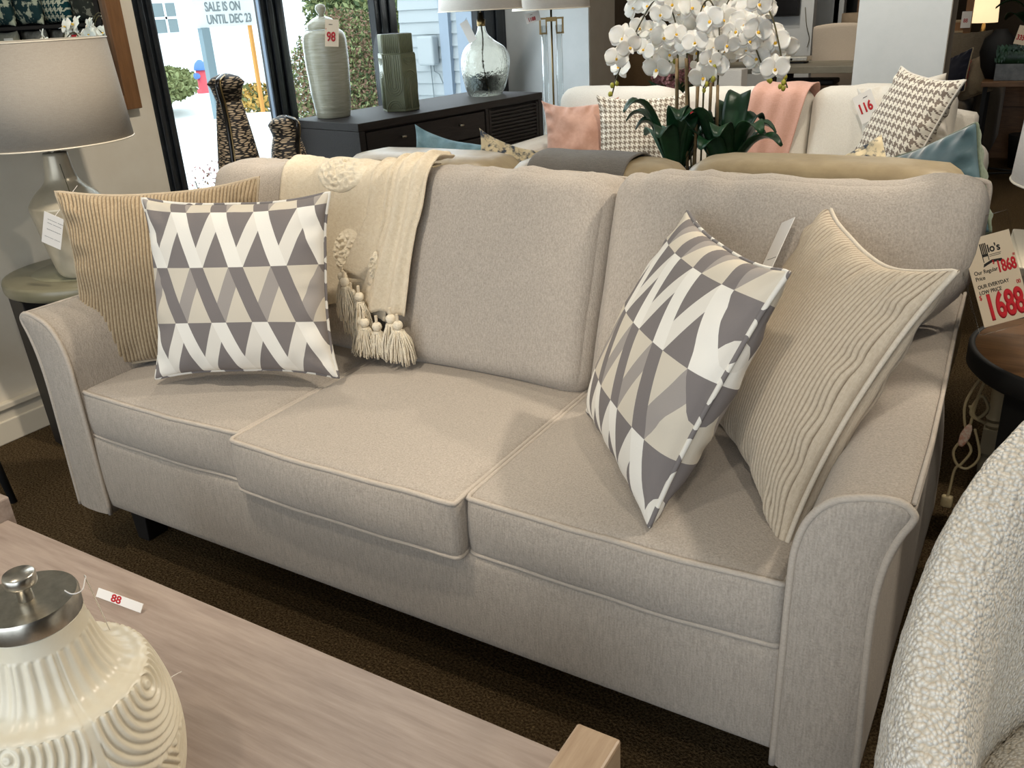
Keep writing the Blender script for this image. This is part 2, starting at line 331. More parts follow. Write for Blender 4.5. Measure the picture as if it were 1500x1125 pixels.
def spline(pts, k=6, closed=False):
    out = []; n = len(pts); P = [Vector(p) for p in pts]
    for i in range(n if closed else n - 1):
        p0 = P[(i - 1) % n] if closed or i > 0 else P[0]; p1 = P[i]; p2 = P[(i + 1) % n]; p3 = P[(i + 2) % n] if closed or i + 2 < n else P[-1]
        for j in range(k):
            t = j / k; out.append(0.5 * ((2 * p1) + (p2 - p0) * t + (2 * p0 - 5 * p1 + 4 * p2 - p3) * t * t + (3 * p1 - 3 * p2 + p3 - p0) * t ** 3))
    if not closed: out.append(P[-1])
    return out
def ss(a, b, x): t = max(0, min(1, (x - a) / (b - a))); return t * t * (3 - 2 * t)
def copy_tree(o, parent=None):
    c = o.copy(); COL.objects.link(c)
    if parent is not None: c.parent = parent
    for ch in list(o.children): copy_tree(ch, c)
    return c

# throw pillow: front sheet, back sheet, piping around the seam; local x right, y up, z towards the viewer
def pillow(name, label, M, w, h, t, front, back, pipe, cat='pillow', group=None, pin=0.07, cord=0, seed=0, pr=0.005, bend=0.0, wr=1.0, ears=0.0, slump=0.0, nn=44, tk=(0, 0)):
    root = thing(name, label, cat, group=group); root.matrix_world = M
    sd = Vector((seed * 3.1, seed * 1.7, 0.3))
    def P(u, v, side):
        pu = pin * (1 + 0.25 * noise.noise(Vector((v * 1.5, seed, 1)))); pv = pin * (1 + 0.25 * noise.noise(Vector((u * 1.5, seed, 5))))
        x = w / 2 * u * (1 - pu * (1 - v * v) ** 1.0); y = h / 2 * v * (1 - pv * (1 - u * u))
        if ears: x += ears * w * (abs(u) ** 6) * (abs(v) ** 6) * (1 if u > 0 else -1); y += ears * h * (abs(u) ** 6) * (abs(v) ** 6) * (1 if v > 0 else -1)
        e = max(0.0, (1 - u ** 2)) * max(0.0, (1 - v ** 2)); th = t / 2 * (e ** 0.42) * (1 + 0.10 * v * -1)
        q = Vector((u * 2.2, v * 2.2, side * 2)) + sd
        th += wr * 0.008 * noise.noise(q) * min(1, e * 6)
        # puckers radiating from the seam
        edge = max(abs(u), abs(v)); c_ = (v if abs(u) > abs(v) else u)
        th += wr * 0.006 * math.sin(c_ * 17 + 3 * noise.noise(Vector((c_ * 3, side, seed)))) * ss(0.70, 0.90, edge) * (1 - ss(0.93, 1.0, edge))
        if cord and side > 0 or cord and side < 0: th += 0.0052 * abs(math.sin(u * cord * PI / 2)) ** 0.6 * min(1, e * 30)
        z = side * max(th, 0) + bend * (u * u * 0.6 + v * v * 0.4) * -1 - slump * (v * 0.5 + 0.5) ** 2
        return Vector((x, y, z))
    nu = cord * 6 if cord else nn; nv = nn
    def spc(a, n_): return a if cord else (lambda s: math.copysign(1 - (1 - abs(s)) ** 1.5, s))(a)
    mb = MB(); mb.grid(lambda a, b: P(spc(a * 2 - 1, 0), (lambda s: math.copysign(1 - (1 - abs(s)) ** 1.5, s))(b * 2 - 1), 1), nu, nv)
    ff = mb.build('front_cover', front, root, True)
    # uv by undeformed position so that the print is even
    for side, o in ((1, ff),):
        pass
    mb = MB(); mb.grid(lambda a, b: P(spc(a * 2 - 1, 0), (lambda s: math.copysign(1 - (1 - abs(s)) ** 1.5, s))(b * 2 - 1), -1), nu, nv, flip=True)
    bb = mb.build('back_cover', back, root, True)
    for o in (ff, bb):
        ul = o.data.uv_layers[0]
        for lp in o.data.loops:
            a_, b_ = ul.data[lp.index].uv; q_ = lambda t: (math.copysign(1 - (1 - abs(2 * t - 1)) ** 1.5, 2 * t - 1) + 1) / 2
            ul.data[lp.index].uv = ((a_ if cord else q_(a_)) + tk[0], q_(b_) + tk[1])
    if pipe:
        path = []
        K = 26
        for (u0, v0, u1, v1) in ((-1, -1, 1, -1), (1, -1, 1, 1), (1, 1, -1, 1), (-1, 1, -1, -1)):
            for k in range(K):
                s_ = (k / K) * 2 - 1; s_ = math.copysign(1 - (1 - abs(s_)) ** 1.3, s_) * 0.5 + 0.5; u = u0 + (u1 - u0) * s_; v = v0 + (v1 - v0) * s_
                p = P(u, v, 1); p.z = -bend * (u * u * 0.6 + v * v * 0.4) - slump * (v * 0.5 + 0.5) ** 2
                cr_ = (abs(u) ** 14) * (abs(v) ** 14); p.x *= 1 - 0.02 * cr_; p.y *= 1 - 0.02 * cr_; path.append(p)
        MB().tube(path, pr, 7, True).build('piping', pipe, root, True)
    return root

# ------------------------------------------------------------------ the room
struct(MB().box(-1.16, 9, -4.6, 11, -0.06, 0).build('floor', CARPET))
struct(MB().box(-1.16, 9, -4.6, 11, 3.0, 3.08).build('ceiling', CEIL))
wl = MB(); wl.box(-1.16, -1.01, -4.6, 1.205, 0, 3.0); wl.box(-1.10, -1.01, 1.205, 3.99, 0, 0.16); wl.box(-1.16, -1.01, 1.205, 3.99, 2.75, 3.0)
struct(wl.build('wall_left', WALLP))
struct(MB().box(-1.16, -0.418, 3.99, 4.36, 0, 3.0).build('wall_far_left', WALLW))
struct(MB().box(-0.417, -0.412, 4.0, 4.36, 0, 3.0).build('trim_1', WALLG))
struct(MB().box(-1.16, 9, 8.6, 8.75, 0, 3.0).build('wall_back', WALLD))
struct(MB().box(-1.16, 9, -4.75, -4.6, 0, 3.0).build('wall_front', WALLP))
struct(MB().box(9, 9.1, -4.6, 8.6, 0, 3.0).build('wall_right', WALLD))
bbm = MB().box(-1.01, -0.992, -4.6, 1.2, 0, 0.13).box(-1.01, -0.984, -4.6, 1.2, 0.0, 0.085).box(-1.01, -0.978, -4.6, 1.2, 0.128, 0.15)
struct(bbm.build('baseboard_left', TRIMW, bevel=0.004))
# far wall panels (painted sections and dark doorways)
struct(MB().box(-0.3, 0.42, 7.2, 7.3, 0, 3.0).build('wall_partition', WALLW))
# window frames in the left wall, each a window of its own
def window(n, y0, y1, fm, x=-1.05):
    w = struct(MB().box(x - 0.02, x + 0.03, y0, y1, 0.16, 0.20).box(x - 0.02, x + 0.03, y0, y1, 2.71, 2.75).build('window_%d' % n, fm, bevel=0.003, loc=(x, (y0 + y1) / 2, 0.16)))
    MB().box(x - 0.003, x + 0.003, y0, y1, 0.2, 2.71).build('pane', PANE, w)
    return w
def post(n, y0, y1, m=BLACKM, x=-1.085):
    mb = MB(); wd = y1 - y0
    mb.box(x + 0.03, x + 0.075, y0, y1, 0.16, 2.75)
    mb.box(x + 0.075, x + 0.088, y0 + wd * 0.2, y0 + wd * 0.42, 0.16, 2.75).box(x + 0.075, x + 0.088, y0 + wd * 0.6, y0 + wd * 0.85, 0.16, 2.75)
    return struct(mb.build('trim_%d' % n, m, bevel=0.004))
window(1, 1.30, 1.88, BLACKM); window(2, 2.02, 2.68, BLACKM); window(3, 2.86, 3.66, BLACKM)
post(2, 1.205, 1.30); post(3, 1.88, 2.02); post(4, 2.68, 2.86); post(5, 3.66, 3.99)
struct(MB().box(-1.030, -1.012, 1.870, 1.879, 0.16, 2.75).build('trim_6', ALU, bevel=0.002))
struct(MB().box(-1.15, -1.0, 1.2, 3.99, 0.13, 0.165).build('window_sill_1', TRIMW, bevel=0.004))

# ------------------------------------------------------------------ outside
sn = MB()
def snow(a, b):
    x = -1.3 - a * 40; y = -10 + b * 50
    z = -0.42 + 0.5 * ss(-4.2, -2.0, x) * ss(1.2, 3.2, y + 0.25 * x) * 0.9 + 0.10 * noise.noise(Vector((x * 0.4, y * 0.4, 0)))
    rd = ss(-15.5, -14.2, x) * (1 - ss(-9.2, -8.2, x + 0.2 * (y - 7))) 
    z -= 0.12 * rd
    z += 0.55 * math.exp(-((x + 7.2) ** 2) / 2.0 - ((y - 7.6) ** 2) / 3.4) + 0.5 * math.exp(-((x + 5.5) ** 2) / 3.0 - ((y - 6.2) ** 2) / 3.0)
    return (x, y, z)
tag(sn.grid(snow, 110, 130, flip=True).build('snowbank', SNOW, smooth=True), 'white snow covering the ground outside the shop window', 'snow', kind='stuff')
struct(MB().box(-15.5, -8.6, -10, 9.4, -0.49, -0.44).build('road', ROADM))
bl = thing('shop_building', 'white building across the road seen through the first window pane', 'building', (-18, 16, -0.5), world=True)
MB().box(-22, -18, 8, 34, -0.5, 7).build('wall', PLASTER, bl)
for (y0, y1, z0, z1) in ((14.75, 15.45, 1.15, 1.85), (20.9, 21.45, 0.9, 1.5), (23.2, 24.4, 0.55, 1.1)):
    f = MB().box(-18.02, -17.98, y0, y1, z0, z1).build('window', PANEB, bl)
    MB().box(-17.98, -17.96, (y0 + y1) / 2 - 0.03, (y0 + y1) / 2 + 0.03, z0, z1).box(-17.98, -17.96, y0, y1, (z0 + z1) / 2 - 0.03, (z0 + z1) / 2 + 0.03).build('glazing_bar', PLASTER, f)
text('lettering', "McQuaid's", Matrix.Translation((0.03, 9.2, 2.1)) @ Matrix.Rotation(PI / 2, 4, 'Z') @ Matrix.Rotation(PI / 2, 4, 'X'), 0.42, GREYINK, bl)
sg = thing('marquee_sign', 'white roadside letter sign reading sale is on until Dec 23', 'sign', (-8, 8, -0.42), world=True)
MB().box(-8.05, -7.98, 7.46, 8.66, 1.30, 2.4).build('sign_board', PLASTER, sg, bevel=0.005)
MB().box(-8.03, -7.95, 7.52, 7.66, -0.45, 1.30).build('post', base_mat('grey_post', (128, 148, 156), 0.6), sg)
MB().box(-8.03, -7.99, 8.42, 8.47, -0.2, 1.30).build('post', base_mat('orange_post', (214, 150, 70), 0.6), sg)
TM = Matrix.Rotation(PI / 2, 4, 'Z') @ Matrix.Rotation(PI / 2, 4, 'X')
for (s_, y, z) in (('FOR CHAIR', 7.60, 1.665), ('SALE IS ON', 7.66, 1.505), ('UNTIL DEC 23', 7.66, 1.345)):
    text('lettering', s_, Matrix.Translation((0.024, y - 8, z + 0.42)) @ TM, 0.165, GREYINK, sg, 0.002, bold=0.003, sx=0.78)
hy = thing('fire_hydrant', 'red and blue fire hydrant in the snow across the road', 'hydrant', (-12.2, 11.0, 0.1))
MB().lathe([(0.14, 0), (0.14, 0.06), (0.10, 0.08), (0.10, 0.42)], 16).build('barrel', base_mat('hydrant_red', (214, 86, 96), 0.6), hy, True)
MB().lathe([(0.125, 0.42), (0.125, 0.47), (0.10, 0.54), (0.04, 0.60), (0.0, 0.61)], 16).build('cap', base_mat('hydrant_blue', (92, 132, 196), 0.6), hy, True)
for s_ in (-1, 1): MB().lathe([(0.055, 0), (0.055, 0.16)], 12, M=Matrix.Translation((0, 0, 0.32)) @ Matrix.Rotation(s_ * PI / 2, 4, 'X')).build('nozzle', MATS['hydrant_blue'], hy, True)
def foliage(name, c, r, n, mats, label, size=0.05, seed=1, cat='bush', shape=2):
    rnd = random.Random(seed); mb = MB()
    for i in range(n):
        d = Vector((rnd.gauss(0, 1), rnd.gauss(0, 1), rnd.gauss(0, 1))).normalized() * (rnd.random() ** 0.35)
        p = Vector((c[0] + d.x * r[0], c[1] + d.y * r[1], c[2] + d.z * r[2])); t = Vector((rnd.gauss(0, 1), rnd.gauss(0, 1), rnd.gauss(0, 1))).normalized(); b = t.orthogonal().normalized(); s_ = size * (0.6 + rnd.random() * 0.8)
        mb.cur = rnd.randrange(len(mats)); mb.add([p - t * s_, p + b * s_ * 0.45, p + t * s_, p - b * s_ * 0.45], [(0, 1, 2, 3)])
    o = thing(name, label, cat, (c[0], c[1], c[2] - r[2]), world=True); f = mb.build('foliage', mats, o); f['kind'] = 'stuff'
    st = MB()
    for i in range(9):
        a = i * 0.7; st.tube([(c[0], c[1], c[2] - r[2]), (c[0] + 0.3 * r[0] * math.cos(a), c[1] + 0.3 * r[1] * math.sin(a), c[2]), (c[0] + 0.7 * r[0] * math.cos(a), c[1] + 0.7 * r[1] * math.sin(a), c[2] + 0.6 * r[2])], min(0.02, r[0] * 0.012), 5)
    st.build('branches', STEM, o); return o
G1 = base_mat('hedge_green', (74, 92, 56), 0.8); G2 = base_mat('hedge_olive', (112, 118, 72), 0.8); G3 = base_mat('hedge_brown', (140, 112, 92), 0.8); G4 = base_mat('hedge_light', (150, 160, 110), 0.8); G5 = base_mat('twig_pink', (170, 120, 120), 0.8)
foliage('evergreen_tree', (-6.2, 8.75, 1.9), (0.75, 0.8, 2.2), 22000, (G1, G2, G4), 'tall green evergreen tree behind the tall ribbed jar', 0.042, 3, 'tree')
foliage('winter_hedge', (-4.55, 6.55, 0.35), (0.80, 0.8, 1.1), 42000, (G1, G3, G2, G3, G4), 'brown and green winter hedge between the jar and the green vase', 0.020, 4)
foliage('low_bush', (-14.9, 11.6, 0.15), (0.9, 1.5, 0.42), 9000, (G2, G4), 'low pale green bush beyond the road', 0.06, 5)
foliage('leafless_shrub', (-1.75, 2.0, 0.38), (0.25, 0.3, 0.33), 1100, (G5, G3), 'small leafless shrub with reddish twigs in the snow by the window', 0.009, 6)
foliage('yellow_shrub', (-8.4, 8.75, 0.25), (0.35, 0.45, 0.24), 700, (G2, base_mat('shrub_yellow', (214, 176, 96), 0.8)), 'yellowish shrub at the foot of the orange sign post', 0.05, 8)
hs = thing('sided_house', 'pale blue clapboard house wall seen behind the green vase', 'building', (-2.6, 6.6, -0.4), world=True)
MB().box(-3.85, -1.2, 6.56, 6.8, -0.5, 4.5).build('wall', SIDING, hs)
z = -0.5; k = 0
while z < 3.2:
    pl = MB().add([(-3.85, 6.555, z), (-1.2, 6.555, z), (-1.2, 6.535, z), (-3.85, 6.535, z), (-3.85, 6.556, z + 0.125), (-1.2, 6.556, z + 0.125)], [(0, 1, 2, 3), (3, 2, 5, 4), (0, 3, 4), (1, 5, 2)]).build('clapboard', SIDING, hs); z += 0.118
MB().box(-3.31, -3.20, 6.49, 6.56, -0.5, 4.5).build('corner_board', base_mat('corner_board_grey', (150, 164, 180), 0.6), hs)
MB().box(-3.10, -2.92, 6.49, 6.56, -0.5, 4.5).build('corner_board', MATS['corner_board_grey'], hs)
mt_ = thing('utility_box', 'white utility box with a cable on the clapboard wall', 'box', (-3.44, 6.53, 0.9), world=True)
MB().box(-3.56, -3.36, 6.42, 6.53, 0.86, 1.14).build('case', SIDING, mt_, bevel=0.02); MB().tube([(-3.42, 6.5, 0.86), (-3.42, 6.5, 0.8), (-3.36, 6.5, 0.77), (-3.32, 6.5, 0.68)], 0.006, 6).tube([(-3.46, 6.5, 0.86), (-3.46, 6.52, 0.4)], 0.005, 6).build('cable', GREYINK, mt_)

# ------------------------------------------------------------------ the main sofa
sofa = thing('sofa', 'large oatmeal three-seat sofa with piped cushions in the middle of the room', 'sofa', (0.977, 0.45, 0), world=True)
MB().rbox(0.975, 0.44, 0.116, 0.02, 14, lambda q, p: Vector((q.x, q.y - 0.006 * (1 - p.z ** 2) * (p.y < 0), q.z)), T(0.977, 0.43, 0.268)).build('base', SOFA, sofa, True)
MB().rbox(1.02, 0.09, 0.38, 0.05, 8, None, T(0.977, 0.94, 0.53)).build('back_frame', SOFA, sofa, True)
for (x, y, nm) in ((0.035, 0.10, 'foot'), (1.93, 0.12, 'foot'), (0.10, 0.93, 'foot'), (1.86, 0.93, 'foot')):
    MB().prism([(x - 0.04, 0.165), (x + 0.04, 0.165), (x + 0.026, 0), (x - 0.022, 0)], y - 0.035, y + 0.035).build(nm, DARKW2, sofa, bevel=0.004)
ARM = [(1.903, 0.140), (1.904, 0.35), (1.905, 0.53), (1.909, 0.60), (1.925, 0.655), (1.957, 0.694), (2.004, 0.712), (2.045, 0.716), (2.066, 0.703), (2.066, 0.688), (2.052, 0.655), (2.038, 0.60), (2.031, 0.52), (2.033, 0.387), (2.038, 0.25), (2.040, 0.140)]
def arm(mir):
    mx = (lambda x: 2 * 0.977 - x) if mir else (lambda x: x)
    pr = [(p.x, p.y) for p in spline([(a, b, 0) for a, b in ARM], 5)]
    n = len(pr); ys = [-0.018, -0.01, 0.0, 0.03, 0.2, 0.5, 0.8, 1.0, 1.04]
    mb = MB(); vs = []; cxm, czm = 1.97, 0.42
    for y in ys:
        s_ = 0.965 if y in (-0.018, 1.04) else 1.0
        for (x, z) in pr: vs.append((mx(cxm + (x - cxm) * (s_ if s_ < 1 else 1) - 0.036 * ss(0.0, 1.1, y) * ss(0.3, 0.7, z)), y, czm + (z - czm) * (0.99 if s_ < 1 else 1)))
    fs = []
    for k in range(len(ys) - 1):
        for i in range(n):
            q = (k * n + i, k * n + (i + 1) % n, (k + 1) * n + (i + 1) % n, (k + 1) * n + i); fs.append(q if mir else q[::-1])
    fs.append(tuple(range(n)) if not mir else tuple(range(n - 1, -1, -1))); fs.append(tuple(range((len(ys) - 1) * n, len(ys) * n)))
    mb.add(vs, fs); o = mb.build('arm', SOFA, sofa, True)
    # puffed front panel and the piping around it
    nn_ = 10; C0 = Vector((1.968, 0)); pv = []; pf = []
    K = 26; prs = [pr[int(i * (n - 1) / (2 * K - 1))] for i in range(2 * K)]
    L_ = prs[:K]; R_ = prs[K:][::-1]
    for j in range(K):
        for i in range(nn_ + 1):
            a = i / nn_; x = L_[j][0] + (R_[j][0] - L_[j][0]) * a; z = L_[j][1] + (R_[j][1] - L_[j][1]) * a
            e = min(1, (4 * a * (1 - a))) ** 0.5 * min(1, (K - 1 - j) / 3) ** 0.5; pv.append((mx(x), -0.019 - 0.010 * e, z))
    for j in range(K - 1):
        for i in range(nn_): q = (j * (nn_ + 1) + i, j * (nn_ + 1) + i + 1, (j + 1) * (nn_ + 1) + i + 1, (j + 1) * (nn_ + 1) + i); pf.append(q if not mir else q[::-1])
    MB().add(pv, pf).build('arm_front_panel', SOFA, o, True)
    MB().tube([(mx(x), -0.020, z) for x, z in pr], 0.0062, 8).build('piping', PIPE, o, True)
    MB().tube([(mx(2.064 - 0.036 * ss(0.0, 1.1, y)), y, 0.712) for y in (-0.01, 0.2, 0.4, 0.6, 0.8, 1.03)], 0.004, 8).build('piping', PIPE, o, True)
arm(False); arm(True)
def edge_path(fnp, axis, sgn, n=14):
    out = []; c = [(-1, -1, 1, -1), (1, -1, 1, 1), (1, 1, -1, 1), (-1, 1, -1, -1)]
    for (a0, b0, a1, b1) in c:
        for k in range(n):
            t = (k / n) * 2 - 1; t = math.copysign(1 - (1 - abs(t)) ** 1.7, t) * 0.5 + 0.5; a = a0 + (a1 - a0) * t; b = b0 + (b1 - b0) * t
            p = [0, 0, 0]; p[axis] = sgn; o_ = [i for i in range(3) if i != axis]; p[o_[0]] = a; p[o_[1]] = b; out.append(fnp(Vector(p)))
    return out
CUSH = []
def seat(x0, x1, y0, y1, z0, z1, seed, name='seat_cushion'):
    hx, hy_, hz = (x1 - x0) / 2, (y1 - y0) / 2, (z1 - z0) / 2
    def fn(q, p):
        cr_ = max(0, 1 - p.x ** 2) ** 0.7 * max(0, 1 - p.y ** 2) ** 0.7
        nz = noise.noise(Vector((q.x * 5 + seed, q.y * 5, seed))) * 0.004
        z = q.z + (p.z > 0.2) * (0.024 * cr_ + nz * cr_) * p.z + 0.006 * noise.noise(Vector((q.x * 7 + seed, 3, 1))) * (abs(p.y) > 0.9)
        y = q.y - 0.024 * (p.y < -0.5) * max(0, 1 - p.x ** 2) ** 0.6 * (0.45 + 0.55 * (1 - p.z ** 2)) + 0.002 * noise.noise(Vector((q.x * 12, q.z * 12, seed)))
        x = q.x + 0.004 * p.x * (1 - p.z ** 2)
        return Vector((x, y, z))
    M = T((x0 + x1) / 2, (y0 + y1) / 2, (z0 + z1) / 2)
    mb = MB().rbox(hx, hy_, hz, 0.014, 22, fn, M); o = mb.build(name, SOFA, sofa, True); CUSH.append(mb)
    for sg_ in (-1, 1): MB().tube(edge_path(lambda p: rbox_pt(p, hx, hy_, hz, 0.010, fn, M), 2, sg_), 0.0056, 8, True).build('piping', PIPE, o, True)
seat(0.030, 0.630, -0.002, 0.62, 0.380, 0.512, 1.0); seat(0.634, 1.266, -0.034, 0.62, 0.380, 0.513, 2.3); seat(1.270, 1.898, -0.004, 0.62, 0.380, 0.512, 3.7)
def backc(x0, x1, seed, wl=0, wr=0, hz=0.262, dz=0, bow=0.028, dl=0, dr=0):
    hx = (x1 - x0) / 2; hy_ = 0.105
    def fn(q, p):
        top = ss(0.1, 1.0, p.z)
        x = q.x + (wr * ss(-0.3, 0.5, p.z) if q.x > 0 else -wl * ss(-0.3, 0.5, p.z)) * abs(p.x)
        f = max(0, 1 - p.x ** 2) ** 0.6 * max(0, 1 - p.z ** 2) ** 0.6
        wk = noise.noise(Vector((q.x * 19 + seed, q.z * 2.6 + q.y * 5, seed))) * 0.026 * ss(0.35, 0.95, p.z) * (1 - 0.4 * abs(p.y)) + noise.noise(Vector((q.x * 6 + seed, q.z * 6, 4))) * 0.006
        crn = (abs(p.x) ** 10) * 0.004 * (1 if p.z > 0 else 0.3) * abs(p.z) ** 3
        y = q.y + (p.y * bow * f if p.y < 0 else p.y * bow * 0.5 * f) + wk * (-1 if p.y < 0.2 else 0.5)
        z = q.z + 0.026 * max(0, p.y) * top + 0.008 * top * max(0, 1 - p.x ** 6) + wk * 0.6 * top - crn + dz * top - dr * top * ss(0.55, 1, p.x) - dl * top * ss(0.55, 1, -p.x)
        return Vector((x, y, z))
    M = T((x0 + x1) / 2, 0.672, 0.730) @ Matrix.Rotation(R(-19.5), 4, 'X')
    mb = MB().rbox(hx, hy_, hz, 0.060, 34, fn, M); o = mb.build('back_cushion', SOFA, sofa, True); CUSH.append(mb)
    for sg_ in (1,): MB().tube(edge_path(lambda p: rbox_pt(Vector((p.x, p.y, p.z)), hx + 0.002, hy_ * 1.02, hz, 0.035, fn, M), 1, sg_, 22), 0.0056, 8, True).build('piping', PIPE, o, True)
backc(0.045, 0.636, 1.5, wl=0.13, dl=0.0); backc(0.636, 1.276, 5.2, dz=0.010); backc(1.276, 1.905, 9.1, wr=0.155, dz=0.026, bow=0.036, dr=-0.028)

# throw pillows on the sofa
pillow('throw_pillow', 'tan corduroy pillow leaning in the left corner of the sofa', frame((0.110, 0.29, 0.752), (0.79, 0.61, 0.0), (-0.15, 0.25, 0.95)), 0.53, 0.49, 0.13, CORD, CORD, CORDP, group='throw pillows on the sofa', cord=54, seed=2, pin=0.085, ears=0.02)
pillow('throw_pillow', 'grey and white triangle print pillow at the left end of the sofa', frame((0.435, 0.250, 0.768), (0.905, 0.424, 0.0), (-0.07, 0.27, 0.96)), 0.468, 0.440, 0.17, GEO, GEO, GEOP, group='throw pillows on the sofa', seed=4, pin=0.05, ears=0.035, wr=0.8)
pillow('throw_pillow', 'grey and white triangle print pillow at the right end of the sofa', frame((1.575, 0.295, 0.752), (0.629, -0.777, 0.014), (0.346, 0.296, 0.89)), 0.480, 0.480, 0.19, GEO2, GEO2, GEOP, group='throw pillows on the sofa', seed=6, pin=0.055, ears=0.03, wr=0.45)
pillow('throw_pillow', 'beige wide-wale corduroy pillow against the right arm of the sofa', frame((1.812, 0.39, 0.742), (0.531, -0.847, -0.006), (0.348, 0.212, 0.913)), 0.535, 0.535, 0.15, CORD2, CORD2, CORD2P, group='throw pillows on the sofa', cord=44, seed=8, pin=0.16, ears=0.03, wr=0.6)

# ------------------------------------------------------------------ the cream throw blanket
allv = []; allf = []
for mb in CUSH: o_ = len(allv); allv += [Vector(v) for v in mb.v]; allf += [tuple(i + o_ for i in f) for f in mb.f]
BVH = BVHTree.FromPolygons(allv, allf)
_c = {}
def surf(x, g):
    # g <= 0.90: height on the front face; above: arc over the top
    if g <= 0.90:
        o, d = Vector((x, -0.5, g)), Vector((0, 1, 0)); lim = 1.12
    else:
        a = (g - 0.90) / 0.13; d = Vector((0, math.cos(a), -math.sin(a))); o = Vector((x, 0.76, 0.90)) - d * 0.6; lim = 0.62
    key = (round(x, 3), round(g, 3))
    if key in _c: return _c[key]
    best = None
    for dx in (-0.045, -0.02, 0, 0.02, 0.045):
        h = BVH.ray_cast(o + Vector((dx, 0, 0)), d)
        if h[0] is not None:
            t = (h[0] - o - Vector((dx, 0, 0))).length
            if best is None or t < best: best = t
    if best is None: best = lim - 0.1
    r_ = (o + d * best, -d); _c[key] = r_; return r_
def interp(pts, g):
    if g <= pts[0][0]: return pts[0][1]
    for (a, b), (c, d) in zip(pts, pts[1:]):
        if g <= c: return b + (d - b) * (g - a) / (c - a)
    return pts[-1][1]
def sheet(name, xl, xr, gb, gt, off, folds, nu=46, nv=60, seed=1):
    def fn(a, b):
        g0 = interp(gb, a); g = g0 + (gt - g0) * b; xa, xb = interp(xl, g), interp(xr, g); x = xa + (xb - xa) * a
        p, n = surf(x, g); o_ = off + folds[0] * (0.5 + 0.5 * math.sin(a * folds[1] + 1.3 * noise.noise(Vector((a * 2, b * 2, seed))) + seed)) ** 1.3 + 0.003 * noise.noise(Vector((x * 18, g * 8, seed)))
        o_ += 0.004 * (abs(2 * a - 1) > 0.94)
        return p + n * o_
    return MB().grid(fn, nu, nv, flip=False)
throw = thing('throw_blanket', 'cream cotton throw with tassels hanging over the back of the sofa', 'blanket', (0.55, 0.62, 0.52), world=True)
TOP = 0.90 + 0.13 * 1.95
A_ = sheet('under', [(0.55, 0.30), (0.9, 0.27), (1.2, 0.25)], [(0.55, 0.69), (0.75, 0.68), (0.9, 0.68), (1.2, 0.70)], [(0, 0.62), (0.6, 0.66), (1, 0.628)], TOP, 0.006, (0.006, 16), seed=1)
MB_A = A_.build('underside_fold', CREAM, throw, True, solid=0.004)
MB_B = sheet('mid', [(0.74, 0.535), (0.9, 0.60), (1.2, 0.60)], [(0.70, 0.645), (0.9, 0.70), (1.2, 0.74)], [(0, 0.752), (1, 0.712)], TOP, 0.018, (0.008, 7), 26, 50, seed=2).build('middle_fold', CREAM, throw, True, solid=0.004)
MB_C = sheet('front', [(0.64, 0.592), (0.88, 0.655), (0.95, 0.66), (1.2, 0.64)], [(0.64, 0.765), (0.88, 0.775), (0.92, 0.785), (1.0, 0.785), (1.1, 0.76), (1.2, 0.72)], [(0, 0.640), (0.45, 0.660), (1, 0.660)], TOP, 0.024, (0.016, 15), 40, 56, seed=3).build('front_fold', CREAM, throw, True, solid=0.004)
def tuft(x, g, rx, rg, off):
    def fn(a, b):
        r_ = b; t = a * 2 * PI; xx = x + rx * r_ * math.cos(t); gg = g + rg * r_ * math.sin(t); p, n = surf(xx, gg)
        return p + n * (off + (0.012 + 0.010 * noise.noise(p * 120) + 0.002 * math.sin(r_ * 22)) * (1 - r_ ** 6))
    return MB().grid(fn, 110, 34, flip=True).build('tufted_circle', TUFT, throw, True)
tuft(0.475, 0.985, 0.080, 0.050, 0.010); tuft(0.535, 0.80, 0.048, 0.055, 0.008); tuft(0.645, 0.775, 0.014, 0.035, 0.034)
def tassel(p, ln, rad, seed, lean=(0, 0)):
    rnd = random.Random(seed); mb = MB(); p = Vector(p)
    mb.sphere((p.x, p.y, p.z), 0.0135, 12, 8, (1, 1, 0.95)); mb.lathe([(0.010, -0.012), (0.0115, -0.016), (0.010, -0.020)], 12, (p.x, p.y, p.z))
    h = MB(); 
    h.tube([p + Vector((0, 0, 0.03)), p], 0.004, 6).build('cord', CREAM, throw)
    o = mb.build('tassel', TUFT, throw, True); sk = MB()
    for i in range(120):
        a = rnd.random() * 2 * PI; q = rnd.random() ** 0.5; l_ = ln * (0.85 + 0.2 * rnd.random()); rr = rad * q
        pts = []
        for k in range(5):
            t = k / 4; w_ = 0.35 + 0.65 * math.sin(min(1, t * 1.3) * PI / 2); pts.append(p + Vector((lean[0] * t * t + math.cos(a) * rr * w_ + rnd.gauss(0, 0.0012), lean[1] * t * t + math.sin(a) * rr * w_ * 0.75 + rnd.gauss(0, 0.0012), -0.014 - l_ * t)))
        for q_ in pts: q_.z = max(q_.z, 0.545 + 0.02 * rnd.random())
        sk.tube(pts, 0.0016, 4)
    sk.build('tassel_strands', TUFT, o, True)['kind'] = 'stuff'
for i, (x, y, z, ln, rd) in enumerate(((0.578, 0.485, 0.745, 0.085, 0.02), (0.592, 0.475, 0.735, 0.09, 0.022), (0.628, 0.485, 0.695, 0.12, 0.026), (0.600, 0.488, 0.700, 0.10, 0.024), (0.633, 0.475, 0.632, 0.12, 0.028), (0.658, 0.460, 0.634, 0.11, 0.028), (0.698, 0.462, 0.628, 0.11, 0.022), (0.745, 0.465, 0.655, 0.11, 0.026), (0.775, 0.455, 0.645, 0.10, 0.030))):
    tassel((x, y - 0.012, z + 0.006), ln, rd * 1.45, i)

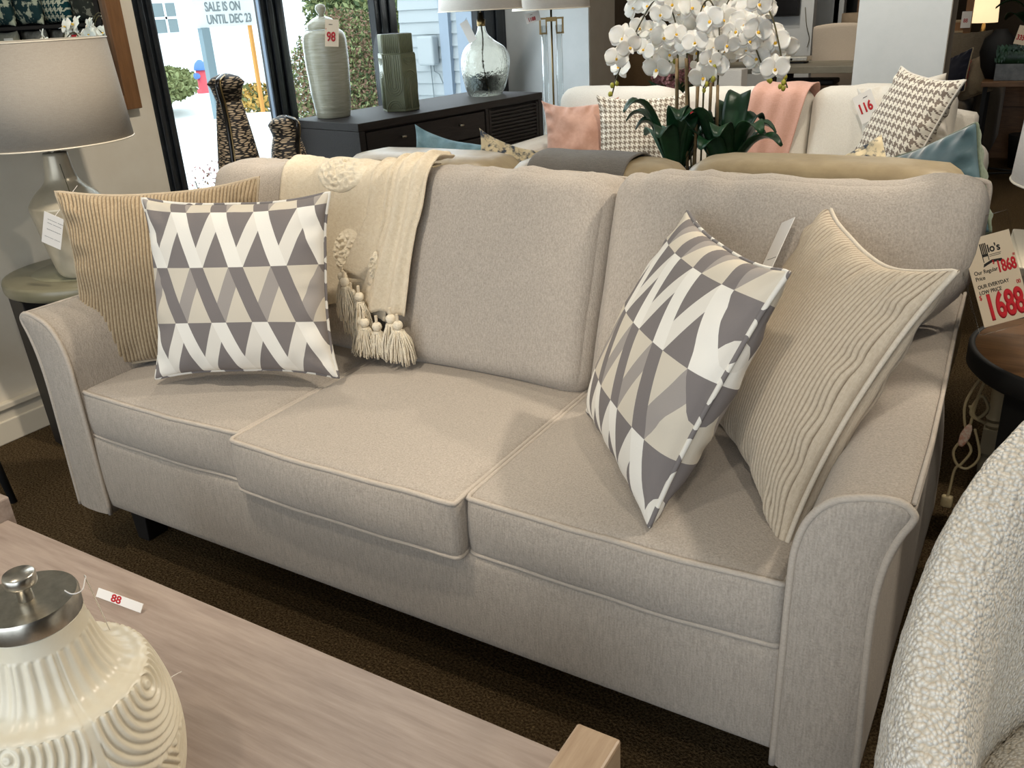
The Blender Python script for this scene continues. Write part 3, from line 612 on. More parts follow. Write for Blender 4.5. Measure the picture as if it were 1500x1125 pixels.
# ------------------------------------------------------------------ helpers for lettered tags
def price_tag(name, label, M, w, h, card, lines, string=None, cat='price tag', parent=None):
    t = thing(name, label, cat); t.matrix_world = M
    MB().box(-w / 2, w / 2, -h / 2, h / 2, -0.0006, 0.0006).build('card', card, t)
    for (body, x, y, size, m, b, sx) in lines: text('lettering', body, T(x, y, 0.0008), size, m, t, 0.0002, 'LEFT', b, sx)
    if string: MB().tube(string, 0.0008, 5).build('string', PAPER, t)
    return t

# ------------------------------------------------------------------ left end: lamp table, lamp, mirror
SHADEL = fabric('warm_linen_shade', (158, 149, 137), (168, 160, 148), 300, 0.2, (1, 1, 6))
lt = thing('round_side_table', 'olive green round side table with black slab legs beside the left sofa arm', 'table', (-0.735, 0.57, 0))
MB().lathe([(0.0, 0.562), (0.250, 0.562), (0.262, 0.568), (0.266, 0.578), (0.266, 0.602), (0.262, 0.610), (0.252, 0.612), (0.0, 0.612)], 64).build('table_top', OLIVE, lt, True)
MB().lathe([(0.0, 0.6122), (0.17, 0.6122), (0.17, 0.6128), (0.0, 0.6128)], 48).build('top_inlay', noisy('olive_inlay', (128, 124, 100), (142, 138, 112), 4, 0.3), lt, True)
for a in (-1.75, 0.35, 2.45):
    M = Matrix.Rotation(a, 4, 'Z'); MB().add([M @ Vector(p) for p in ((0.20, -0.055, 0), (0.235, -0.055, 0), (0.235, 0.055, 0), (0.20, 0.055, 0), (0.13, -0.06, 0.562), (0.25, -0.06, 0.562), (0.25, 0.06, 0.562), (0.13, 0.06, 0.562))], [(3, 2, 1, 0), (4, 5, 6, 7), (0, 1, 5, 4), (1, 2, 6, 5), (2, 3, 7, 6), (3, 0, 4, 7)]).build('leg', DARKW2, lt, bevel=0.003)
lp = thing('table_lamp', 'pearl grey ceramic table lamp with a wide white drum shade on the olive side table', 'lamp', (-0.655, 0.52, 0.6132))
prof = spline([(0.056, 0.0, 0), (0.072, 0.008, 0), (0.084, 0.03, 0), (0.098, 0.10, 0), (0.112, 0.19, 0), (0.119, 0.235, 0), (0.116, 0.252, 0), (0.09, 0.285, 0), (0.058, 0.315, 0), (0.047, 0.345, 0), (0.041, 0.385, 0), (0.039, 0.405, 0), (0.036, 0.412, 0)], 5)
MB().lathe([(0, 0)] + [(p.x, p.y) for p in prof] + [(0.0, 0.413)], 56).build('base', CERAM, lp, True)
MB().lathe([(0.020, 0.412), (0.020, 0.424), (0.014, 0.428), (0.014, 0.46), (0.018, 0.462), (0.018, 0.49), (0.0, 0.49)], 20).build('socket', STEEL, lp, True)
def shade(par, r0, r1, z0, z1, m=SHADE, th=0.003):
    o = MB().lathe([(r0, z0), (r1, z1), (r1 - th, z1), (r0 - th, z0), (r0, z0)], 72).build('lamp_shade', m, par, True)
    for (rr_, zz_) in ((r1, z1), (r0, z0)): MB().tube([(rr_ * math.cos(i * PI / 30), rr_ * math.sin(i * PI / 30), zz_) for i in range(60)], 0.0026, 6, True).build('rim', TRIMW, o, True)
    sp_ = MB()
    for k in range(3): a = k * 2 * PI / 3 + 0.4; sp_.tube([(0.01 * math.cos(a), 0.01 * math.sin(a), z1 - 0.025), (r1 * math.cos(a), r1 * math.sin(a), z1 - 0.006)], 0.002, 5)
    sp_.build('spider', BRASS, o); return o
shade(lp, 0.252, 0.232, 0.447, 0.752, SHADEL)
MB().tube([(0.0, 0.0, 0.49), (0.0, 0.0, 0.735)], 0.003, 6).build('harp', BRASS, lp)
MB().tube(spline([(0.045, -0.02, 0.38), (0.085, -0.035, 0.29), (0.115, -0.055, 0.24), (0.12, -0.06, 0.2)], 5), 0.0013, 5).build('cord', STEM, lp)
price_tag('hang_tag', 'white paper tag hanging from the left lamp in front of its base', frame((-0.520, 0.365, 0.812), (0.86, 0.30, -0.40), (0.40, 0.10, 0.90)), 0.068, 0.108, PAPER,
          [('~~~~~ ~~~', -0.02, 0.03, 0.011, INK, 0, 1), ('~~~ ~~~~~', -0.02, 0.018, 0.010, INK, 0, 1), ('~~~~~~~', -0.02, -0.004, 0.012, INK, 0, 1), ('~~~~~~ ~~~~', -0.025, -0.03, 0.009, INK, 0, 1)],
          [(0.0, 0.045, 0), (0.005, 0.09, -0.04), (0.0, 0.13, -0.10)])
sl = thing('sign_sleeve', 'clear plastic sleeve lying between the left sofa arm and the lamp table', 'sleeve', (0, 0, 0)); sl.matrix_world = frame((-0.30, 0.50, 0.728), (0.9, 0.35, 0.05), (-0.3, 0.9, 0.1))
MB().box(-0.09, 0.09, -0.11, 0.11, -0.001, 0.001).build('sheet', ACRYL, sl); MB().box(-0.075, 0.075, -0.095, 0.095, -0.0004, 0.0004).build('card', PAPER, sl)
# mirror with brown wooden frame, hung on the left wall
mr = thing('wall_mirror', 'large wall mirror in a brown wooden frame behind the left lamp, reflecting the pillow shelf', 'mirror', (-1.008, 0.30, 1.09), world=True)
MB().box(-1.008, -0.985, -0.75, 1.06, 1.13, 2.25).build('glass', MIRR, mr)
MB().box(-1.009, -0.965, 1.055, 1.122, 1.092, 2.30).build('stile', FRAMEW, mr, bevel=0.003); MB().box(-1.009, -0.965, -0.815, -0.748, 1.092, 2.30).build('stile', FRAMEW, mr, bevel=0.003)
MB().box(-1.009, -0.966, -0.748, 1.055, 1.092, 1.145).build('rail', FRAMEW, mr, bevel=0.003); MB().box(-1.009, -0.966, -0.748, 1.055, 2.24, 2.30).build('rail', FRAMEW, mr, bevel=0.003)
# black tapered leg of a chair standing at the frame's left edge
bc = thing('dining_chair', 'black chair at the left edge of the photo, only its thin tapered leg showing', 'chair', (-0.78, -0.16, 0), world=True)
for (x, y, x2, y2) in ((-0.545, 0.015, -0.585, -0.015), (-0.95, 0.02, -0.93, -0.01), (-0.56, -0.40, -0.60, -0.36), (-0.94, -0.40, -0.92, -0.36)):
    MB().lathe([(0.011, 0), (0.019, 0.44)], 12, M=Matrix(((1, 0, (x2 - x) / 0.44, x), (0, 1, (y2 - y) / 0.44, y), (0, 0, 1, 0), (0, 0, 0, 1)))).build('leg', DARK, bc, True)
MB().rbox(0.20, 0.21, 0.022, 0.02, 8, None, T(-0.76, -0.19, 0.455)).build('seat', DARK, bc, True)
MB().rbox(0.02, 0.20, 0.16, 0.02, 8, None, T(-0.95, -0.19, 0.72)).build('backrest', DARK, bc, True)
for y in (-0.33, -0.05): MB().tube([(-0.93, y, 0.46), (-0.955, y, 0.62)], 0.012, 8).build('back_post', DARK, bc, True)

# ------------------------------------------------------------------ coffee table and ginger jar
ct = thing('coffee_table', 'taupe wooden coffee table with raised end rails in front of the sofa', 'table', (1.06, -0.80, 0), world=True)
MB().box(0.385, 1.722, -1.20, -0.430, 0.405, 0.452).build('table_top', TAUPE, ct, bevel=0.003)
MB().box(1.725, 1.79, -1.22, -0.412, 0.0, 0.498).build('end_panel', TAUPE2, ct, bevel=0.004)
MB().box(0.318, 0.382, -1.22, -0.412, 0.0, 0.498).build('end_panel', TAUPE, ct, bevel=0.004)
MB().box(0.385, 1.722, -1.18, -0.45, 0.10, 0.13).build('lower_shelf', TAUPE, ct, bevel=0.003)
jr = thing('ginger_jar', 'ivory glazed jar with carved arcs and a nickel lid on the coffee table', 'jar', (1.205, -0.800, 0.4525))
jp = [(p.x, p.y) for p in spline([(0.098, 0.0, 0), (0.112, 0.012, 0), (0.124, 0.05, 0), (0.129, 0.095, 0), (0.127, 0.14, 0), (0.120, 0.178, 0), (0.113, 0.203, 0), (0.109, 0.212, 0), (0.103, 0.216, 0), (0.090, 0.219, 0), (0.077, 0.228, 0), (0.066, 0.250, 0), (0.058, 0.285, 0), (0.0555, 0.309, 0)], 8)]
def carve(a, z, r):
    # four carved medallions around the body: concentric arcs on the upper half, stepped bars below
    s_ = ((a + 0.25) % (PI / 2)) / (PI / 2) * 2 - 1; zz = (z - 0.105) / 0.095
    if abs(s_) > 0.94: return 0.0
    if z > 0.212: return 0.0012 * math.sin(abs(s_) * 22) if z < 0.285 else 0
    if zz > 0.0:
        d = math.hypot(s_ * 1.0, (1 - zz) * 1.0); return 0.0019 * math.tanh(2.5 * math.sin(d * 50))
    d = abs(s_) * 1.3 - zz * 1.0; return 0.0019 * math.tanh(3 * math.sin(d * 40))
MB().lathe([(0, 0)] + [q for p, p2 in zip(jp, jp[1:]) for q in [(p[0] + (p2[0] - p[0]) * t / 2, p[1] + (p2[1] - p[1]) * t / 2) for t in range(2)]] + [jp[-1], (0.05, 0.31), (0.048, 0.25), (0.0, 0.12)], 480, fn=lambda a, z, r: carve(a, z, r) if 0.005 < z < 0.305 and r > 0.0556 else 0).build('body', IVORY, jr, True)
lid = MB().lathe([(0.053, 0.308), (0.0562, 0.310), (0.0566, 0.331), (0.0548, 0.335), (0.040, 0.3345), (0.0, 0.334)], 72).build('lid', STEEL, jr, True)
lid.modifiers.new('b', 'EDGE_SPLIT').split_angle = R(35)
MB().lathe([(0.009, 0.333), (0.008, 0.350), (0.011, 0.353), (0.017, 0.355), (0.018, 0.358), (0.018, 0.367), (0.0165, 0.370), (0.0, 0.3705)], 36).build('knob', STEEL, lid, True)
MB().tube(spline([(0.03, 0.03, 0.336), (0.045, 0.03, 0.336), (0.05, 0.04, 0.337), (0.03, 0.058, 0.336), (0.0, 0.075, 0.30), (-0.03, 0.12, 0.1), (-0.09, 0.22, 0.012)], 6), 0.0008, 5).build('string', PAPER, jr, True)
price_tag('price_tag', 'white and red price tag lying folded on the coffee table behind the jar', frame((0.860, -0.505, 0.461), (0.99, 0.06, 0.0), (-0.02, 0.60, 0.80)), 0.115, 0.016, PAPER, [('88', -0.02, -0.006, 0.018, RED, 0.0006, 1.4)])

# ------------------------------------------------------------------ right end: round table, white table, sign, lamp, cords
rt = thing('round_side_table', 'round side table with brown wood top and black slab legs beyond the right sofa arm', 'table', (2.325, 1.02, 0))
MB().lathe([(0.0, 0.600), (0.262, 0.600), (0.262, 0.606), (0.0, 0.606)], 64).build('table_top', WALNUT, rt, True)
MB().lathe([(0.0, 0.555), (0.264, 0.555), (0.272, 0.563), (0.272, 0.604), (0.266, 0.608), (0.258, 0.6065), (0.258, 0.59), (0, 0.59)], 64).build('edge_band', DARK, rt, True)
for a in (-2.2, -0.1, 2.0):
    M = Matrix.Rotation(a, 4, 'Z'); MB().prism([(0.10, 0), (0.19, 0), (0.23, 0.28), (0.235, 0.556), (0.12, 0.556), (0.15, 0.28)], -0.05, 0.05).build('leg', DARK, rt, bevel=0.004).matrix_local = M
rl = thing('table_lamp', 'lamp with white drum shade cut off by the right edge, on the round table', 'lamp', (2.288, 0.95, 0.607))
MB().lathe([(0, 0), (0.075, 0), (0.075, 0.015), (0.03, 0.03), (0.028, 0.10), (0.05, 0.16), (0.028, 0.24), (0.014, 0.30), (0.014, 0.46), (0.0, 0.46)], 32).build('base', BRASS, rl, True)
MB().tube([(0.0, 0.0, 0.46), (0.0, 0.0, 0.78)], 0.003, 6).build('harp', BRASS, rl)
shade(rl, 0.205, 0.185, 0.395, 0.800)
wt = thing('white_side_table', 'cream painted table with turned legs behind the brown round table', 'table', (2.42, 1.62, 0), world=True)
MB().box(2.085, 2.75, 1.42, 1.86, 0.655, 0.68).build('table_top', TRIMW, wt, bevel=0.004); MB().box(2.11, 2.73, 1.445, 1.835, 0.57, 0.655).build('apron', TRIMW, wt)
LW = noisy('worn_cream_paint', (176, 168, 144), (190, 182, 158), 12, 0.5)
TL_ = [(0.0, 0), (0.016, 0), (0.022, 0.03), (0.024, 0.06), (0.016, 0.085), (0.020, 0.09), (0.020, 0.10)]
for (x, y) in ((2.135, 1.47), (2.70, 1.47), (2.135, 1.81), (2.70, 1.81)):
    mb = MB(); mb.lathe(TL_ + [(0.012, 0.10)], 20, (x, y, 0)); mb.box(x - 0.024, x + 0.024, y - 0.024, y + 0.024, 0.10, 0.18)
    mb.lathe([(0.018, 0.18), (0.024, 0.19), (0.020, 0.20), (0.024, 0.21), (0.019, 0.22), (0.021, 0.30), (0.027, 0.42), (0.022, 0.44), (0.026, 0.45), (0.022, 0.46), (0.022, 0.47)], 20, (x, y, 0)); mb.box(x - 0.025, x + 0.025, y - 0.025, y + 0.025, 0.47, 0.57)
    mb.build('leg', LW, wt, True).modifiers.new('b', 'EDGE_SPLIT').split_angle = R(40)
MB().box(2.135, 2.70, 1.465, 1.475, 0.13, 0.15).box(2.13, 2.14, 1.47, 1.81, 0.13, 0.15).build('stretcher', LW, wt)
# framed board leaning below the round table
fb = thing('leaning_picture_frame', 'cream picture frame leaning on the turned leg under the white table', 'picture frame', (2.30, 1.36, 0)); fb.rotation_euler = (R(-8), 0, R(-10))
MB().box(-0.11, 0.11, -0.01, 0.01, 0.0, 0.03).box(-0.11, 0.11, -0.01, 0.01, 0.40, 0.43).box(-0.11, -0.085, -0.01, 0.01, 0.03, 0.40).box(0.085, 0.11, -0.01, 0.01, 0.03, 0.40).build('frame', LW, fb, bevel=0.003); MB().box(-0.085, 0.085, -0.004, 0.0, 0.03, 0.40).build('panel', DARKW, fb)
cd = thing('lamp_cord', 'clear coiled lamp cord with plug hanging beside the round table', 'cord', (2.07, 1.0, 0.15), world=True)
mb = MB(); mb.tube(spline([(2.115, 1.0, 0.56), (2.085, 0.99, 0.50), (2.07, 0.985, 0.44), (2.085, 1.0, 0.37), (2.095, 1.0, 0.47), (2.11, 1.0, 0.54)], 8), 0.0035, 6)
mb.tube(spline([(2.10, 1.0, 0.38), (2.12, 1.0, 0.31), (2.10, 1.0, 0.27), (2.075, 1.0, 0.275), (2.062, 1.0, 0.31), (2.08, 1.0, 0.345), (2.10, 1.0, 0.32), (2.085, 1.0, 0.28), (2.072, 1.0, 0.26), (2.068, 1.0, 0.20), (2.066, 1.0, 0.18)], 8), 0.0035, 6)
mb.tube(spline([(2.08, 1.0, 0.44), (2.10, 1.0, 0.41), (2.12, 1.0, 0.44), (2.10, 1.0, 0.47), (2.085, 1.0, 0.42), (2.12, 1.0, 0.40)], 8), 0.004, 6); mb.build('cable', PLASTICW, cd, True)
MB().rbox(0.014, 0.010, 0.016, 0.006, 5, None, T(2.066, 1.0, 0.165)).build('plug', PLASTICW, cd, True); MB().box(2.059, 2.061, 0.997, 1.003, 0.135, 0.15).box(2.071, 2.073, 0.997, 1.003, 0.135, 0.15).build('prong', BRASS, cd)
MB().rbox(0.012, 0.003, 0.032, 0.003, 4, lambda q, p: Vector((q.x * (1 - 0.6 * p.z * p.z), q.y, q.z)), T(2.082, 0.985, 0.365) @ Matrix.Rotation(R(12), 4, 'Y')).build('warning_label', noisy('printed_label', (214, 150, 120), (232, 214, 196), 130, 0.6), cd, True)
SM = frame((2.098, 0.665, 0.860), (0.7815, 0.5955, 0.186), (-0.458, 0.159, 0.875)) @ Matrix.Scale(0.884, 4)
sg2 = thing('price_sign', 'cream price sign reading 1688 in a clear sleeve at the sofa back corner', 'sign'); sg2.matrix_world = SM
MB().box(-0.054, 0.054, -0.098, 0.098, -0.0006, 0.0006).build('card', PAPERC, sg2)
MB().box(-0.070, 0.060, -0.112, 0.140, 0.0012, 0.0022).build('sleeve', ACRYL, sg2); MB().tube([(-0.070, -0.112, 0.0017), (0.060, -0.112, 0.0017), (0.060, 0.140, 0.0017), (-0.070, 0.140, 0.0017)], 0.0018, 6, True).build('sleeve_edge', ACRYL, sg2)
for (b_, x, y, sz, m, bo, sx) in (("lo's", -0.004, 0.060, 0.024, INK, 0.0008, 0.9), ('Our Regular', -0.046, 0.017, 0.0125, INK, 0.0002, 0.85), ('Price', -0.046, 0.004, 0.0125, INK, 0.0002, 0.85), ('OUR EVERYDAY', -0.046, -0.014, 0.0115, INK, 0.0003, 0.85),
        ('LOW PRICE', -0.046, -0.027, 0.0115, INK, 0.0003, 0.85), ('1868', 0.006, 0.012, 0.036, RED, 0.0016, 0.62), ('1688', -0.040, -0.085, 0.078, RED, 0.0042, 0.56), ('$', -0.001, 0.033, 0.012, RED, 0.0003, 0.8), ('$', -0.049, -0.038, 0.014, RED, 0.0003, 0.8), ('00', 0.047, 0.040, 0.008, RED, 0.0002, 0.7), ('00', 0.040, -0.022, 0.012, RED, 0.0003, 0.8)):
    text('lettering', b_, T(x, y, 0.0008), sz, m, sg2, 0.0002, 'LEFT', bo, sx)
mb = MB()
for k in range(4): mb.box(-0.019 + k * 0.0038, -0.0165 + k * 0.0038, 0.058, 0.082, 0.0006, 0.0011)
mb.box(-0.019, -0.005, 0.052, 0.058, 0.0006, 0.0011).box(-0.019, -0.0175, 0.040, 0.052, 0.0006, 0.0011).box(-0.0065, -0.005, 0.043, 0.052, 0.0006, 0.0011)
mb.box(-0.003, 0.024, 0.0535, 0.0548, 0.0006, 0.0011).box(-0.003, 0.022, 0.0500, 0.0512, 0.0006, 0.0011)
mb.prism([(-0.022, 0.030), (0.0, 0.037), (0.024, 0.034), (0.022, 0.041), (0.0, 0.043), (-0.019, 0.037)], 0.0006, 0.0011, 'z'); mb.build('chair_logo', INK, sg2)

# white tag on the right corduroy pillow
price_tag('hang_tag', 'white paper tag sticking out behind the beige corduroy pillow', frame((1.700, 0.545, 0.915), (0.55, -0.52, 0.35), (0.35, 0.45, 0.83)), 0.050, 0.13, PAPER, [('~~~~~~', -0.012, -0.03, 0.01, INK, 0, 1)])
# ------------------------------------------------------------------ white boucle chair
bo = thing('boucle_armchair', 'white boucle tub armchair at the lower right corner', 'armchair', (2.52, -0.22, 0), world=True)
def shell(a, b):
    # a: around the section, b: along the back from the left arm to the right arm
    deg = 207 - b * 234; th = R(deg); hgt = 0.925 - 0.38 * ss(38, 135, abs(deg - 90))
    ph = a * 2 * PI; cx_, cz_ = math.cos(ph), math.sin(ph)
    sx_ = math.copysign(abs(cx_) ** 0.6, cx_) * 0.055; zc = 0.07
    sz_ = (math.copysign(abs(cz_) ** 0.6, cz_) + 1) / 2 * (hgt - zc) + zc; endt = min(1, min(b, 1 - b) * 16) ** 0.5
    r_ = 0.395 + sx_ * endt + 0.03 * (sz_ - 0.5)
    p = Vector((2.535 + r_ * math.cos(th), -0.28 + r_ * math.sin(th), sz_)); return p + Vector((math.cos(th), math.sin(th), 0.3)) * 0.002 * noise.noise(p * 60)
MB().grid(shell, 150, 260, flip=False).build('backrest', BOUCLE, bo, True)
def nfn(q, p):
    q = q + Vector((0, 0, 0.02 * (1 - p.x ** 2) * (1 - p.y ** 2) * (p.z > 0))); r_ = max(abs(p.x), abs(p.y)); l_ = math.hypot(p.x, p.y)
    if l_ > 1e-6: q = Vector((q.x * r_ / l_ * (1 + 0.0 * r_), q.y * r_ / l_, q.z))
    return q + q.normalized() * 0.002 * noise.noise(q * 60)
MB().rbox(0.360, 0.375, 0.095, 0.07, 60, nfn, T(2.535, -0.32, 0.400)).build('seat_cushion', BOUCLE, bo, True)
MB().lathe([(0, 0.0), (0.30, 0.0), (0.32, 0.05), (0.33, 0.32), (0, 0.32)], 48, (2.53, -0.24, 0)).build('base', BOUCLE, bo, True)

# ------------------------------------------------------------------ sideboard by the window and what stands on it
sb = thing('sideboard', 'charcoal oak sideboard with drawers and slatted doors under the window', 'sideboard', (-0.520, 1.876, 0), math.atan2(0.988, 0.152))
LN, DP, HT = 1.34, 0.49, 0.94
MB().box(0.0, LN, 0.0, DP, HT - 0.035, HT).build('top', DARKW, sb, bevel=0.003)
MB().box(0.0, 0.035, 0.0, DP, 0.10, HT - 0.036).build('side_panel', DARKW, sb, bevel=0.002); MB().box(LN - 0.035, LN, 0.0, DP, 0.10, HT - 0.036).build('side_panel', DARKW, sb, bevel=0.002)
MB().box(0.036, LN - 0.036, 0.03, DP - 0.01, 0.10, HT - 0.037).build('carcass', DARKW, sb)
for (x, y) in ((0.04, 0.04), (LN - 0.04, 0.04), (0.04, DP - 0.04), (LN - 0.04, DP - 0.04)): MB().box(x - 0.025, x + 0.025, y - 0.025, y + 0.025, 0, 0.10).build('leg', DARKW, sb)
MB().box(0.865, 0.885, 0.004, 0.03, 0.10, HT - 0.037).build('divider', DARKW, sb)
for k, (z0, z1) in enumerate(((0.775, 0.895), (0.62, 0.768), (0.45, 0.612), (0.11, 0.442))):
    d = MB().box(0.045, 0.858, 0.006, 0.028, z0, z1).build('drawer', DARKW, sb, bevel=0.004)
    for x in (0.26, 0.66):
        MB().tube([(x, 0.006, z0 + 0.075), (x, -0.012, z0 + 0.075)], 0.004, 8).tube([(x - 0.012, -0.014, z0 + 0.075), (x + 0.012, -0.014, z0 + 0.075)], 0.0055, 8).build('knob', KNOB, d, True)
dr_ = MB().box(0.890, LN - 0.038, 0.020, 0.028, 0.11, HT - 0.045).build('door', DARKW, sb)
for (a, b, c, d) in ((0.890, 0.905, 0.11, HT - 0.045), (LN - 0.053, LN - 0.038, 0.11, HT - 0.045)): MB().box(a, b, 0.004, 0.02, c, d).build('door_stile', DARKW, dr_)
sl_ = None; z = 0.12
while z < HT - 0.055:
    if sl_ is None: sl_ = MB().box(0.905, LN - 0.053, 0.006, 0.02, 0, 0.0105).build('slat', DARKW, dr_, bevel=0.002); o = sl_
    else: o = sl_.copy(); COL.objects.link(o)
    o.location = (0, 0, z); z += 0.0185
# tall ribbed jar
tj = thing('lidded_jar', 'tall ribbed celadon grey jar with a knob lid on the sideboard', 'jar', (-0.850, 2.09, 0.9405))
CEL = wood('celadon_glaze', (160, 156, 134), (206, 204, 186), (2.5, 2.5, 45), 5, 0.16, 0.25); 
jp = [(p.x, p.y) for p in spline([(0.074, 0, 0), (0.081, 0.008, 0), (0.090, 0.08, 0), (0.098, 0.18, 0), (0.102, 0.28, 0), (0.101, 0.34, 0), (0.094, 0.370, 0), (0.080, 0.385, 0), (0.070, 0.388, 0)], 14)]
MB().lathe([(0, 0)] + jp + [(0.06, 0.388), (0.0, 0.386)], 64, fn=lambda a, z, r: 0.0007 * math.sin(z * 900) if 0.02 < z < 0.36 else 0).build('body', CEL, tj, True)
l_ = MB().lathe([(0.072, 0.390), (0.074, 0.392), (0.074, 0.408), (0.070, 0.416), (0.045, 0.436), (0.022, 0.446), (0.0, 0.447)], 48).build('lid', CEL, tj, True)
MB().lathe([(0.014, 0.444), (0.013, 0.455), (0.022, 0.468), (0.025, 0.48), (0.020, 0.494), (0.0, 0.50)], 24).build('knob', CEL, l_, True)
PC = frame((-0.735, 2.02, 1.315), (0.86, 0.50, -0.08), (-0.10, 0.25, 0.95))
price_tag('price_tag', 'cream price tag reading 98 hanging on the tall ribbed jar', PC, 0.062, 0.118, PAPERC, [('~~', -0.014, 0.033, 0.014, INK, 0.0008, 1), ('98', -0.024, -0.035, 0.056, RED, 0.0020, 0.72), ("'", -0.029, 0.005, 0.02, RED, 0.0003, 1)], [(0.0, 0.055, 0), (-0.03, 0.075, -0.01), (-0.08, 0.07, -0.06)])
# green hexagonal vase with arched relief
gv = thing('hexagonal_vase', 'sage green hexagonal vase with raised arches on the sideboard', 'vase', (-0.655, 2.37, 0.9405), R(20))
hexa = lambda r, z0, z1: [(r * math.cos(k * PI / 3), r * math.sin(k * PI / 3)) for k in range(6)]
MB().prism(hexa(0.094, 0, 0), 0, 0.262, 'z').build('body', SAGE, gv, bevel=0.002)
nk = MB().prism(hexa(0.086, 0, 0), 0.262, 0.352, 'z').build('neck', SAGE, gv, bevel=0.002); MB().prism(hexa(0.078, 0, 0), 0.352, 0.3525, 'z').build('mouth', DARK, nk)
MB().tube([(0.091 * math.cos(k * PI / 3), 0.091 * math.sin(k * PI / 3), 0.264) for k in range(6)], 0.0022, 6, True).build('collar', SAGE, gv, True)
for k in range(6):
    a = k * PI / 3 + PI / 6; ap = 0.094 * math.cos(PI / 6); rel = MB()
    def fp(u, z, apo=ap): return (apo * math.cos(a) - u * math.sin(a), apo * math.sin(a) + u * math.cos(a), z)
    big = k % 2 == 0
    for r_ in (0.009, 0.0195, 0.030, 0.0405):
        if big:
            rel.tube([fp(-r_, 0.258)] + [fp(-r_ * math.cos(t * PI / 12), 0.115 - r_ * math.sin(t * PI / 12)) for t in range(13)] + [fp(r_, 0.258)], 0.0032, 5)
            rel.tube([fp(-r_ * math.cos(t * PI / 12), 0.012 + r_ * math.sin(t * PI / 12)) for t in range(13)], 0.0032, 5)
        else:
            if r_ < 0.04: rel.tube([fp(-r_ * math.cos(t * PI / 12), 0.245 - r_ * math.sin(t * PI / 12)) for t in range(13)], 0.0032, 5)
            rel.tube([fp(-r_, 0.01)] + [fp(-r_ * math.cos(t * PI / 12), 0.15 + r_ * 0.9 * math.sin(t * PI / 12)) for t in range(13)] + [fp(r_, 0.01)], 0.0032, 5)
    rel.build('arch_relief', SAGE, gv, True); ap2 = 0.086 * math.cos(PI / 6); rl_ = MB()
    for u in (-0.035, -0.025, -0.015, -0.005, 0.005, 0.015, 0.025, 0.035): rl_.tube([fp(u, 0.268, ap2), fp(u, 0.350, ap2)], 0.0030, 5)
    rl_.build('rib_relief', SAGE, nk, True)
# glass lamp
gl = thing('table_lamp', 'lamp with bulging clear glass base and white drum shade on the sideboard', 'lamp', (-0.600, 3.06, 0.9405), R(25))
gp = [(p.x, p.y) for p in spline([(0.095, 0.0, 0), (0.108, 0.006, 0), (0.130, 0.06, 0), (0.150, 0.14, 0), (0.146, 0.20, 0), (0.120, 0.245, 0), (0.070, 0.28, 0), (0.034, 0.315, 0), (0.022, 0.35, 0), (0.020, 0.365, 0)], 6)]
def gfn(a, z, r): return r * (0.10 * math.cos(a - 0.4) * math.sin(min(1, z / 0.30) * PI) + 0.03 * math.cos(3 * a + z * 20) * (z > 0.02 and z < 0.3) - 0.12 * math.cos(2 * a))
MB().lathe([(0, 0.0)] + gp + [(r_ - 0.005, z_) for r_, z_ in gp[::-1]] + [(0.0, 0.008)], 64, fn=gfn).build('glass_base', GLASSL, gl, True)
MB().lathe([(0.021, 0.352), (0.023, 0.354), (0.023, 0.385), (0.015, 0.389), (0.012, 0.42), (0.0, 0.42)], 24).build('collar', BRASS, gl, True)
MB().tube(spline([(0, 0, 0.355), (0.004, 0, 0.28), (-0.004, 0.004, 0.18), (0.008, 0, 0.09), (0.02, 0.01, 0.012)], 6), 0.0038, 6).build('cord', PLASTICW, gl, True)
shade(gl, 0.225, 0.205, 0.432, 0.72); MB().tube([(0, 0, 0.42), (0, 0, 0.70)], 0.003, 6).build('harp', BRASS, gl)
price_tag('hang_tag', 'blank white tag hanging at the neck of the glass lamp', frame((-0.600, 2.93, 1.272), (0.80, 0.40, 0.45), (-0.42, 0.1, 0.9)), 0.045, 0.115, PAPER, [], [(0.0, 0.05, 0), (0.02, 0.08, -0.04)])

# ------------------------------------------------------------------ two carved jugs on a stand between window and sofa
st_ = thing('plant_stand', 'dark wooden stand hidden behind the left end of the sofa', 'stand', (-0.62, 1.40, 0))
MB().box(-0.26, 0.24, -0.20, 0.16, 0.47, 0.50).build('top', DARKW, st_, bevel=0.003)
for (x, y) in ((-0.23, -0.17), (0.21, -0.17), (-0.23, 0.13), (0.21, 0.13)): MB().box(x - 0.015, x + 0.015, y - 0.015, y + 0.015, 0, 0.47).build('leg', DARKW, st_)
WOVEN = base_mat('carved_black_tan', (30, 24, 20), 0.6); nt = NT(WOVEN)
tcw = nt.n('ShaderNodeTexCoord'); mpw = nt.n('ShaderNodeMapping'); mpw.inputs['Scale'].default_value = (30, 30, 130); nt.l(tcw.outputs['Object'], mpw.inputs[0])
vw = nt.n('ShaderNodeTexVoronoi', feature='DISTANCE_TO_EDGE'); vw.inputs['Scale'].default_value = 1.0; nt.l(mpw.outputs[0], vw.inputs['Vector']); fw = ramp(nt, vw.outputs[0], 0.13, 0.20)
nt.l(nt.mix(fw, lin((26, 22, 20)), lin((198, 176, 146))), nt.b.inputs['Base Color']); nt.bump(fw, 0.5, 0.003)
BLKG = base_mat('glossy_black', (18, 15, 14), 0.2)
